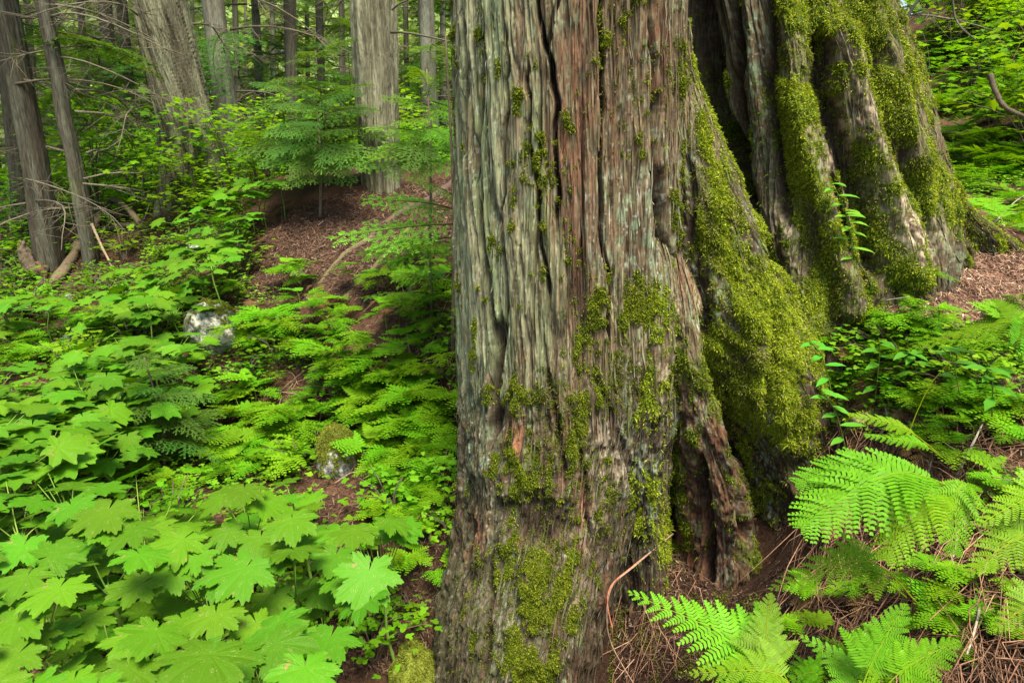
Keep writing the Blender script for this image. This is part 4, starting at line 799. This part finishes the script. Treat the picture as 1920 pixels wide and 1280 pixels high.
# ------------------------------------------------------------------ broad leaved understorey shrubs
def shrub_mesh(seed, n, rad, h, lw, lob=5):
    rng = np.random.default_rng(seed); mb = MB(); sm = MB()
    nt = 9
    for k in range(nt):
        a = rng.uniform(0, 6.28); r = rad*rng.uniform(.25, 1); z = h*rng.uniform(.35, 1); e = np.array([math.cos(a)*r, math.sin(a)*r, z])
        pth = smooth_path([[0, 0, -.05], [e[0]*.35, e[1]*.35, z*.7], e], 7); sm.tube(pth, .007, .002, 4, (.10, .075, .05))
        for j in range(n//nt):
            q = rng.uniform(.3, 1.0); x = q*6; kk = min(int(x), 5); p = pth[kk]*(1-x+kk)+pth[kk+1]*(x-kk)
            p = p+np.array([rng.normal(0, rad*.30), rng.normal(0, rad*.30), rng.normal(0, h*.035)])
            d = np.array([rng.normal(), rng.normal(), rng.normal(-.1, .12)]); up = unit(np.array([rng.normal(0, .22), rng.normal(-.15, .22), 1]))
            palm_leaf(mb, p, d, up, lw*rng.uniform(.6, 1.2), rng, np.array([1, 1, 1.])*rng.uniform(.75, 1.2), lob)
    return mb.build('foliage', M_shrub, False), sm.build('stem', M_wood)
SH = [shrub_mesh(s, 240, .65, 1.1, .105) for s in range(4)]
SHb = [shrub_mesh(s+10, 260, .55, .45, .10) for s in range(3)]
HB = [shrub_mesh(s+20, 60, .16, .16, .05, 3) for s in range(4)]
HS = [shrub_mesh(s+30, 110, .30, .30, .055, 3) for s in range(4)]
def put_shrub(loc, kinds, sc, label, group, name='leafy_shrub', cat='shrub'):
    f, s = kinds[rg2.integers(len(kinds))]; e = empty(name, loc, (0, 0, rg2.uniform(0, 6.28)), sc); tag(e, label, cat, group); obj('foliage', f, e); obj('stem', s, e); return e
for (u, v, Y, sc, lab) in [(300,330,8.6,1.0,'leafy shrub in front of the foot of the leaning cedar'),(440,330,8.9,1.15,'bright leafy shrub just right of the leaning cedar'),(430,380,8.4,.7,'low leafy shrub on the crest above the brown bank'),(380,400,8.6,.8,None),(500,300,10,1.2,None),(240,300,9.4,1.2,None),(170,300,10.5,1.2,None),(560,260,10.5,1.2,None),(390,240,10,1.1,None),(150,220,9.5,1.0,None),(260,240,10,1.1,None),(620,300,10.5,1.0,None),(330,250,8.9,.8,None),(470,230,11,1.2,None),(20,400,9.6,1.0,None),(60,380,10.5,1.1,None),(110,370,10.4,1.0,None)]:
    p = P(u, v, Y); g = float(gz(p[0], p[1])); z = max(g, p[2]-.75*sc)
    put_shrub((p[0], p[1], g), SH, max(sc, (p[2]-g)/1.0+.25) if v < 330 else sc, lab or 'leafy shrub glowing yellow green behind the crest of the bank', None if lab else 'leafy shrubs behind the bank')
for i in range(120):
    Y = 10.2*math.exp(rg2.uniform(0, 1.15)); u = rg2.uniform(-150, 850); x = (u-960)/F*Y/1.02
    put_shrub((x, Y, float(gz(x, Y))), SHb if i % 3 else SH, rg2.uniform(.8, 1.5), 'low leafy shrub carpeting the ground beyond the crest', 'low shrubs beyond the crest')
for i in range(40):
    Y = rg2.uniform(8.5, 24); u = rg2.uniform(1700, 2100); x = (u-960)/F*Y/1.03
    put_shrub((x, Y, float(gz(x, Y))), SH, rg2.uniform(.9, 1.7), 'leafy shrub high on the right hillside', 'leafy shrubs on the right hillside')
# low herbs between the ferns
for poly, n, s0, s1, lab, g_ in [([(0,430),(260,420),(250,500),(0,600)], 26, 1.0, 2.0, 'dim leafy herb on the shaded soil at the far left', 'herbs at the far left'), ([(100,560),(480,420),(470,560),(330,680),(0,800),(0,640)], 95, .7, 1.4, 'small leafy herb under the broad leaves of the left slope', 'herbs on the left slope'),
        ([(400,640),(858,600),(858,1080),(720,1000),(560,900),(330,800)], 45, .6, 1.2, 'small leafy herb between the ferns of the middle slope', 'herbs on the middle slope'),
        ([(1560,600),(1900,640),(1920,800),(1560,760)], 40, .45, .8, 'small leafy herb on the right bank', 'herbs on the right bank'), ([(0,900),(800,900),(790,1280),(0,1280)], 36, .8, 1.3, 'small leafy herb deep under the large foreground leaves', 'herbs under the large leaves')]:
    pts, px = scatter(poly, n, rg2)
    for p in pts: put_shrub(p, HS if rg2.random() < .3 else HB, rg2.uniform(s0, s1), lab, g_, 'forest_herb', 'plant')
# herbs with pointed oval leaves
def lily_herb(root, tip, n, lw, label, seed, ll=.095):
    e = empty('leafy_herb', root); tag(e, label, 'plant'); rng = np.random.default_rng(seed); a = np.zeros(3); b = np.array(tip)-np.array(root)
    pth = smooth_path([a, b*.5+[0, 0, .05], b], 10); mb = MB(); mb.tube(pth, .003, .0015, 5, (1, 1, 1)); obj('stem', mb.build('stem', M_stem), e)
    mb = MB()
    for i in range(n):
        q = .25+.75*i/(n-1); x = q*9; k = min(int(x), 8); p = pth[k]*(1-x+k)+pth[k+1]*(x-k); sg = 1 if i % 2 else -1
        d = np.array([sg*1.0, -.5+rng.normal(0, .3), .15+rng.normal(0, .15)]) if i < n-1 else np.array([.2, -.6, .1])
        simple_leaf(mb, p, d, np.array([0, -.25, 1]), ll*rng.uniform(.8, 1.15), lw, (1, 1, 1), .25)
    obj('foliage', mb.build('foliage', M_herb), e)
for i, (u0, v0, u1, v1, Y, n, lab) in enumerate([(1600,520,1585,395,3.45,9,'upright herb with pointed oval leaves rooted in the moss of the buttress'),(1600,470,1560,345,3.5,6,'small pale tipped herb sprouting from the moss above the taller one'),(1750,440,1742,418,4.0,3,'tiny bluish leaved herb at the foot of the pale bark strip'),(1720,720,1700,660,2.9,6,'herb with broad pointed leaves in the middle of the right bank'),(1640,760,1650,640,3.0,7,'pointed leaf herb on the upper left of the right bank'),(1560,740,1520,640,3.05,6,'herb leaning over the left edge of the right bank'),(1800,740,1760,650,2.6,5,'pointed leaf herb beside the curved pale stalk'),(1660,600,1640,520,3.7,6,'herb below the foot of the mossy buttress'),(1860,780,1850,690,2.3,6,'pointed leaf herb at the right of the bank'),(1590,860,1540,730,2.8,7,'drooping herb at the left end of the bank')]):
    lily_herb(P(u0, v0, Y), P(u1, v1, Y-.05), n, .034, lab, i)
# ------------------------------------------------------------------ stones, stumps, logs, twigs
def stone(name, u, v, Y, r, seed, label, col=(.33, .33, .30), moss=0, cat='stone', sink=.3, facet=.18):
    c = ground(u, v+r[2]*F/Y*.55)[0][0]+np.array([0, 0, r[2]*.35]); n, m = 60, 96; th = np.linspace(0.02, np.pi-.02, n)[:, None]; ph = np.arange(m)[None]/m*2*np.pi
    D = np.stack([np.sin(th)*np.cos(ph), np.sin(th)*np.sin(ph), np.cos(th)+0*ph], -1); rng = np.random.default_rng(seed)
    k = 1.0
    for _ in range(9):
        a = unit(rng.normal(0, 1, 3)); dt = (D*a).sum(-1); k = np.minimum(k, np.where(dt > .05, (1-facet*rng.uniform(.3, 1.6))/np.maximum(dt, .05), 9))
    k = np.minimum(k, 1.05)*(1+(.34 if moss > 1.2 else .16)*fbm(D[..., 0]*2+seed, D[..., 2]*2+D[..., 1]*1.5, seed+9, 2))
    ns = fbm(D[..., 0]*4+seed, D[..., 2]*4+D[..., 1]*3, seed, 4); ns2 = fbm(D[..., 0]*16+seed, D[..., 2]*16+D[..., 1]*13, seed+1, 3)
    V = D*(k*(1+.06*ns+.03*ns2))[..., None]*np.array(r)
    q = ss(-.2, .4, fbm(D[..., 0]*9, D[..., 2]*9+D[..., 1]*8, seed+3, 3))[..., None]; cc = np.array(col)*(1-.72*q)
    up = D[..., 2]
    mk = ss(.1, .5, up-1+moss+.9*ns+.6*ns2)[..., None]*(moss > 0); cc = cc*(1-mk)+np.array([.14, .17, .02])*mk
    e = obj(name, mesh(name, V.reshape(-1, 3), faces_grid(n, m), M_rock, cc.reshape(-1, 3)), None, c); tag(e, label, cat)
    if moss > 0:
        w_ = (mk[..., 0]*np.sin(th)+0*ph).ravel(); cnt = int(4200*min(1.6, r[0]*r[2]/.03)); idx = np.searchsorted(np.cumsum(w_)/w_.sum(), rng.random(cnt)); idx = np.clip(idx, 0, len(w_)-1)
        nn = (D/np.array(r)).reshape(-1, 3)[idx]; nn /= np.linalg.norm(nn, axis=1)[:, None]
        obj('moss', blades(V.reshape(-1, 3)[idx], nn, rng, .012, 4, ns.ravel()[idx]*2+.2, None, [np.array([.26, .30, .03]), np.array([.15, .19, .02]), np.array([.36, .38, .06]), np.array([.22, .18, .08])]), e)
    return e
stone('boulder', 398, 612, 6.15, (.25, .24, .27), 5, 'pale speckled grey boulder jutting from the left slope', (.36, .36, .29), .1, 'boulder', facet=.28)
stone('mossy_stump', 632, 838, 4.25, (.14, .14, .27), 8, 'short grey stump capped with yellow green moss in the middle of the slope', (.42, .42, .38), 1.1, 'stump', facet=.1)
stone('mossy_stone', 632, 1062, 3.1, (.10, .12, .11), 11, 'mossy stone behind the lone broad leaf plant', (.16, .14, .11), 1.5)
stone('mossy_stone', 778, 1245, 2.85, (.12, .20, .20), 14, 'round mossy mound against the foot of the giant trunk, bottom centre', (.14, .11, .08), 1.6)
stone('pebble', 362, 466, 8.1, (.09, .08, .06), 17, 'small whitish stone on the upper left slope', (.6, .6, .55))
stone('pebble', 132, 560, 7.6, (.05, .05, .09), 19, 'small pale standing stone below the slim dark trunk', (.40, .42, .36))
stone('pebble', 92, 582, 7.4, (.04, .04, .07), 21, 'smallest pale stone, left of the standing one under the logs', (.45, .45, .40))
stone('pebble', 128, 640, 6.8, (.07, .06, .06), 23, 'grey stone half hidden by ferns at the left', (.38, .38, .34))
#stone('mossy_stone', 1200, 1262, 2.75, (.10, .12, .09), 31, 'small mossy hump in the soil right of the giant foot', (.10, .08, .06), 1.6)
def wood(name, pts, r0, r1, label, cat, col=(.13, .095, .06), n=12, m=40, bump=.35, seed=0, moss=0, lift=None):
    w_ = np.array([P(*p) for p in pts]) if lift is None else np.array([ground(p[0], p[1])[0][0]+[0, 0, l_] for p, l_ in zip(pts, lift)]); b = w_[0].copy(); mb = MB(); rng = np.random.default_rng(seed)
    mb.tube(smooth_path(w_-b, m), r0, r1, n, col, bump, seed)
    o = obj(name, mb.build(name, M_wood), None, b); tag(o, label, cat)
    if moss:
        pth = smooth_path(w_-b, m); i = rng.integers(0, m, moss); a = rng.uniform(-.4, np.pi+.4, moss); rr = np.interp(i, [0, m-1], [r0, r1])
        d = unit(pth[-1]-pth[0]); sd = unit(np.cross(d, [0, 0, 1])); up = np.cross(sd, d); nn = np.cos(a)[:, None]*sd+np.sin(a)[:, None]*up
        obj('moss', blades(pth[i]+nn*rr[:, None]+rng.normal(0, .01, (moss, 3))*d, nn, rng, .013, 3, rng.normal(0, .5, moss)+.3), o)
    return o
wood('fallen_log', [(-10,640,7.0),(60,575,7.4),(120,520,7.8),(175,440,8.6)], .07, .05, 'long thin fallen log slanting up behind the dark trunks', 'log', seed=1, lift=[.03,.05,.08,.1], moss=300)
wood('fallen_log', [(140,475,8.6),(185,445,8.8),(215,412,9.0),(240,420,8.9),(272,437,8.8)], .06, .035, 'arched mossy branch lying on the crest below the leaning cedar', 'branch', seed=2, lift=[.02,.18,.3,.25,.03], moss=300)
wood('fallen_log', [(165,450,8.7),(220,432,8.8),(262,430,8.9)], .05, .04, 'short dark log under the arched branch', 'log', (.06,.05,.035), seed=3, lift=[.03,.05,.03])
wood('fallen_log', [(20,620,7.2),(70,560,7.6),(95,500,8.0)], .05, .03, 'dark root like log at the left under the dark trunks', 'log', (.08,.06,.04), seed=4, lift=[.02,.06,.1])
wood('broken_stick', [(172,420,8.0),(190,460,7.9),(213,506,7.7)], .018, .012, 'pale broken stick leaning beside the slim crooked trunk', 'stick', (.26,.19,.12), 6, seed=5)
wood('rotten_stump', [(62,560,8.0),(58,510,8.0),(45,470,8.0),(42,452,8.0)], .11, .03, 'jagged rotten stump left of the dark trunk', 'stump', (.12,.09,.06), 14, 30, .6, 6, moss=250)
wood('rotten_stump', [(75,560,7.9),(80,520,7.9),(70,490,7.9)], .07, .02, 'reddish splintered stump foot beside the jagged stump', 'stump', (.14,.075,.045), 12, 20, .6, 7)
wood('surface_root', [(575,565,6.3),(610,520,6.8),(650,480,7.3),(700,445,7.8)], .022, .03, 'thin root running up the needle bank', 'root', (.12,.095,.05), 8, seed=8, lift=[.0,.01,.01,.0], moss=120)
wood('surface_root', [(640,570,6.2),(690,520,6.7),(730,470,7.2),(770,430,7.6)], .022, .035, 'mossy root on the bank under the young conifer', 'root', (.13,.11,.05), 8, seed=9, lift=[.0,.01,.01,.0], moss=150)
wood('surface_root', [(770,560,5.9),(785,530,6.0),(800,505,6.1),(806,470,6.3)], .035, .05, 'knobbly pale root curving down beside the bright tipped young conifer', 'root', (.19,.155,.08), 10, seed=10, lift=[.0,.03,.08,.15], moss=80)
wood('surface_root', [(690,450,7.4),(740,410,7.9),(800,380,8.3),(850,340,8.6)], .03, .05, 'thick dark root at the foot of the straight cedar', 'root', (.09,.06,.045), 10, seed=11, lift=[.0,.03,.03,.0])
wood('hanging_root', [(1262,1000,3.15),(1190,1060,2.78),(1147,1100,2.64),(1138,1160,2.6),(1150,1215,2.6),(1200,1300,2.55)], .0045, .003, 'long thin root looping down in front of the hollow', 'root', (.30,.19,.13), 6, 50, .1, 12)
wood('hanging_root', [(1262,1000,3.15),(1185,1062,2.79),(1148,1095,2.62),(1139,1130,2.58),(1148,1178,2.56)], .003, .0035, 'short reddish root end hanging beside the long one', 'root', (.38,.13,.07), 6, 40, .1, 13)
wood('mossy_log', [(1600,795,2.9),(1650,775,2.95),(1700,768,3.0),(1740,775,3.0)], .030, .022, 'short mossy branch lying on the right bank', 'branch', (.13,.10,.06), 10, seed=14, moss=700)
wood('dead_branch', [(1855,140,8.6),(1870,180,8.5),(1890,205,8.4),(1930,222,8.3)], .032, .022, 'crooked dead branch sticking out of the right hillside', 'branch', (.10,.075,.05), 8, seed=15)
wood('bare_sapling', [(1684,150,8.0),(1688,80,8.0),(1706,25,8.0),(1738,-20,8.0)], .022, .014, 'dark bare stem curving up beside the giant cedar top right', 'sapling', (.05,.042,.035), 8, seed=16)
wood('dead_branch', [(1785,-20,7.4),(1790,30,7.4),(1805,55,7.3),(1830,75,7.2)], .012, .006, 'thin bare twig hanging among the ferns at the top right', 'branch', (.09,.08,.06), 6, seed=17)
STK = [(560,1560,640,1625,720),(1575,740,1625,715,3.0),(1640,840,1700,790,2.7),(1780,930,1830,850,2.3),(1800,1010,1860,900,2.1),(1700,1000,1740,900,2.3),(1550,620,1700,588,3.6),(1860,430,1920,375,5.0),(1620,760,1660,820,2.85),(1830,1130,1800,1280,1.7),(1760,1130,1790,1010,2.0)]
for i, (a, b_, c_, d_, Y) in enumerate(STK[1:]):
    p0, _ = ground(a, b_); p1, _ = ground(c_, d_); q0 = p0[0]+[0, 0, .03]; q1 = p1[0]+[0, 0, .04+.03*(i % 3)]
    mb = MB(); mb.tube(smooth_path([q0*0, (q1-q0)*.5+[.02, .01, .04], q1-q0], 12), .006, .003, 6, (.30, .26, .20), .2, i)
    tag(obj('twig', mb.build('twig', M_wood), None, q0), 'bare pale twig lying across the right bank', 'twig', 'twigs on the right bank')
for i in range(46):
    pts, _ = scatter([(380,640),(858,520),(850,1100),(720,1000),(560,900)], 1, rg2); p = pts[0]; a = rg2.uniform(0, 3.14); l = rg2.uniform(.15, .5); q = p+np.array([math.cos(a)*l, math.sin(a)*l, 0]); q[2] = float(gz(q[0], q[1]))
    mb = MB(); mb.tube(smooth_path([[0, 0, .03], (q-p)*.5+[0, .02, .06], q-p+[0, 0, .04]], 8), rg2.uniform(.003, .007), .002, 5, np.array([.26, .19, .13])*rg2.uniform(.6, 1.4), .2, i)
    tag(obj('twig', mb.build('twig', M_wood), None, p), 'dead twig lying among the ferns of the middle slope', 'twig', 'twigs on the middle slope')
# litter: needles, twig bits and flakes nobody could count
def litter():
    rng = np.random.default_rng(9); Vs = []; cs = []
    def put(p, l, w_, col, lift, tilt):
        n = len(p); a = rng.uniform(0, 2*np.pi, n); d = np.stack([np.cos(a), np.sin(a), rng.normal(0, tilt, n)], -1)
        e = 1e-1; gx = (gz0(p[:, 0]+e, p[:, 1])-gz0(p[:, 0]-e, p[:, 1]))/(2*e); gy = (gz0(p[:, 0], p[:, 1]+e)-gz0(p[:, 0], p[:, 1]-e))/(2*e)
        d[:, 2] += gx*d[:, 0]+gy*d[:, 1]; d /= np.linalg.norm(d, axis=1)[:, None]
        nn = np.stack([-gx, -gy, 1+0*gx], -1)+rng.normal(0, .35, (n, 3)); s = np.cross(d, nn); s /= np.linalg.norm(s, axis=1)[:, None]
        c = p+np.array([0, 0, 1])*(lift*rng.random(n))[:, None]; l = l[:, None]; w_ = w_[:, None]
        bend = np.cross(s, d)*l*rng.normal(0, .10, n)[:, None]
        V = np.stack([c-d*l/2-s*w_/2, c-d*l/2+s*w_/2, c+bend+s*w_*.6, c+bend-s*w_*.6, c+d*l/2+s*w_*.3, c+d*l/2-s*w_*.3], 1)
        Vs.append(V.reshape(-1, 3)); cs.append(np.repeat(col, 6, 0))
    pal = np.array([[.18, .10, .065], [.115, .065, .042], [.26, .17, .11], [.07, .04, .03], [.42, .31, .21]])
    for poly, n, ls in [([(1700,440),(2000,400),(2000,800),(1500,820),(1560,600)], 17000, 1.0), ([(440,560),(520,400),(700,350),(858,330),(858,560)], 14000, 1.5), ([(1150,1080),(1480,1060),(1480,1290),(1150,1290)], 2600, .6), ([(0,420),(330,390),(520,420),(200,600),(0,700)], 8000, 1.6), ([(-500,430),(0,430),(0,1250),(-500,1250)], 9000, 1.2), ([(380,560),(858,560),(858,1280),(0,1280),(0,700)], 20000, 1.0), ([(1480,820),(1990,760),(1990,1290),(1420,1290)], 12000, .7), ([(1180,960),(1420,980),(1420,1090),(1180,1080)], 2500, .6)]:
        p, px = scatter(poly, int(n*1.8), rng); k = rng.choice(5, len(p), p=[.33, .30, .12, .20, .05])
        col = pal[k]*(1.15 if poly[0][0] == 1700 else .36 if poly[0] == (0,420) else .55)*rng.uniform(.5, 1.5, (len(p), 1)); dist = p[:, 1]  # sunlight on the path and shade at far left put into litter colour
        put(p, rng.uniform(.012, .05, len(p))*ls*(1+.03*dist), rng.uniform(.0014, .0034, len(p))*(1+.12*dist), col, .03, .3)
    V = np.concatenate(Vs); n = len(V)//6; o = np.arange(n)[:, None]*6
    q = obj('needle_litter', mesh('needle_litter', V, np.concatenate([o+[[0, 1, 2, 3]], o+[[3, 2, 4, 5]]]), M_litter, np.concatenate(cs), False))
    tag(q, 'reddish brown needles and twig bits littering the forest floor', 'litter', kind='stuff')
litter()
def soil_moss():
    rng = np.random.default_rng(77)
    pts, px = scatter([(1150,1060),(1300,1050),(1420,1090),(1420,1290),(1140,1290)], 9000, rng)
    e = .02; k = fbm(pts[:, 0]*7, pts[:, 1]*7, 88, 3) > .12; pts = pts[k]; nn = np.stack([rng.normal(0, .2, len(pts)), rng.normal(-.2, .2, len(pts)), np.ones(len(pts))], -1)
    tag(obj('ground_moss', blades(pts, nn, rng, .012, 3, rng.normal(0, .6, len(pts))+.5, None, [c_*.6 for c_ in MOSSC])), 'dark green moss on the soil below the hollow', 'moss', kind='stuff')
soil_moss()
def cover():
    rng = np.random.default_rng(31); xs = []
    for (x0, x1, y0, y1, n) in [(-8, -1.2, 1.0, 9.5, 26000), (-14, -3, 8, 14, 9000), (-1.6, 3.0, 4.3, 10, 14000), (4.2, 9, 5.5, 14, 16000), (1.6, 4, 1.0, 4.0, 5000)]:
        xs.append(np.stack([rng.uniform(x0, x1, n), rng.uniform(y0, y1, n)], -1))
    xs = np.concatenate(xs); den = fbm(xs[:, 0]*1.3, xs[:, 1]*1.3, 71, 3); xs = xs[den > -.12]
    p = np.concatenate([xs, gz(xs[:, 0], xs[:, 1])[:, None]], 1); U, V_ = PX(p)
    bare = ((U > 440) & (U < 870) & (V_ > 320) & (V_ < 530)) | ((U > 1700) & (U < 2100) & (V_ > 400) & (V_ < 640)) | ((U < 260) & (U > -100) & (V_ > 400) & (V_ < 590)) | (np.hypot(p[:, 0]-.3, p[:, 1]-3.5) < .75) | (np.hypot(p[:, 0]-1.7, p[:, 1]-4.4) < 1.1)
    p = p[~bare]; n = len(p); p[:, 2] += rng.uniform(.015, .13, n); a = rng.uniform(0, 6.28, n); Vs = []; cs = []
    c0 = np.array([.13, .31, .014])*rng.uniform(.55, 1.3, (n, 1))*np.array([1, 1, 1])
    for k in range(3):
        b = a+k*2.094; d = np.stack([np.cos(b), np.sin(b), rng.normal(0, .18, n)], -1); s = np.stack([-np.sin(b), np.cos(b), rng.normal(0, .2, n)], -1); l = rng.uniform(.018, .036, n)[:, None]
        Vs.append(np.stack([p, p+d*l*.5+s*l*.42, p+d*l*1.05, p+d*l*.5-s*l*.42], 1).reshape(-1, 3)); cs.append(np.repeat(c0, 4, 0))
    V = np.concatenate(Vs); m = len(V)//4; o = np.arange(m)[:, None]*4
    tag(obj('ground_cover', mesh('ground_cover', V, o+[[0, 1, 2, 3]], M_moss, np.concatenate(cs), False)), 'tiny three leaved plants carpeting the slopes', 'ground cover', kind='stuff')
cover()
def straw():
    rng = np.random.default_rng(19); mb = MB()
    for poly, n, L0, lab in [([(1500,890),(1900,860),(1920,1280),(1480,1280)], 900, .30, 0), ([(1540,740),(1900,700),(1900,900),(1540,880)], 260, .2, 0), ([(620,880),(800,850),(820,960),(640,960)], 90, .3, 0), ([(1150,1080),(1300,1080),(1300,1270),(1150,1270)], 60, .2, 0), ([(500,720),(858,560),(858,700),(600,800)], 120, .25, 0)]:
        p, px = scatter(poly, n, rng)
        for q in p:
            l = L0*rng.uniform(.4, 1.3); a = rng.normal(-1.75, .6); d = np.array([math.cos(a), math.sin(a), 0]); e = q+d*l; e[2] = float(gz0(e[0], e[1]))+rng.uniform(.0, .10); s = q+[0, 0, rng.uniform(.0, .08)]
            k = rng.random(); c = np.array([.20, .095, .055])*(1-k)+np.array([.34, .20, .12])*k
            mb.tube([s, (s+e)/2+[rng.normal(0, .03), rng.normal(0, .02), rng.uniform(.0, .07)], e], rng.uniform(.0010, .0030), .0009, 4, c*rng.uniform(.5, 1.3))
    tag(obj('dead_fern_stalks', mb.build('dead_fern_stalks', M_wood)), 'tangle of reddish dead fern stalks hanging down the banks', 'dead stalks', kind='stuff')
straw()
# ------------------------------------------------------------------ the wood far behind, one mass
def far_wood():
    rng = np.random.default_rng(99); Vs = []; cs = []; 
    for k in range(1450):
        if k < 1150: a = rng.uniform(-1.0, .25); D = rng.uniform(38, 85)
        else: a = rng.uniform(.25, 1.1); D = rng.uniform(24, 80)
        x = math.sin(a)*D; y = math.cos(a)*D; g = float(gz0(x, y)); z = g+rng.uniform(-1, 15 if k < 1150 else 28)*(D/50); r = rng.uniform(1.3, 3.0)
        n = int(rng.uniform(60, 130)); q = rng.normal(0, .5, (n, 3))*[r, r, r*.55]; c = np.array([x, y, z])+q
        s = rng.uniform(.2, .5, n)[:, None]*D/50; d1 = rng.normal(0, 1, (n, 3)); d1[:, 2] *= .35; d1 /= np.linalg.norm(d1, axis=1)[:, None]; d2 = np.cross(d1, rng.normal(0, 1, (n, 3))); d2 /= np.linalg.norm(d2, axis=1)[:, None]
        V = np.stack([c-d1*s, c+d2*s*.55, c+d1*s, c-d2*s*.55], 1); Vs.append(V.reshape(-1, 3)); b = rng.uniform(.6, 1.5); yl = rng.random()
        cs.append(np.broadcast_to(np.array([.27+.10*yl, .40+.06*yl, .15])*b, (n*4, 3)))  # distance haze and sunlight put into the pale leaf colour
    V = np.concatenate(Vs); n = len(V)//4; o = np.arange(n)[:, None]*4
    tag(obj('far_wood', mesh('far_wood', V, o+[[0, 1, 2, 3]], M_moss, np.concatenate(cs), False)), 'sunlit far off wood seen between the background trunks', 'wood', kind='stuff')
far_wood()
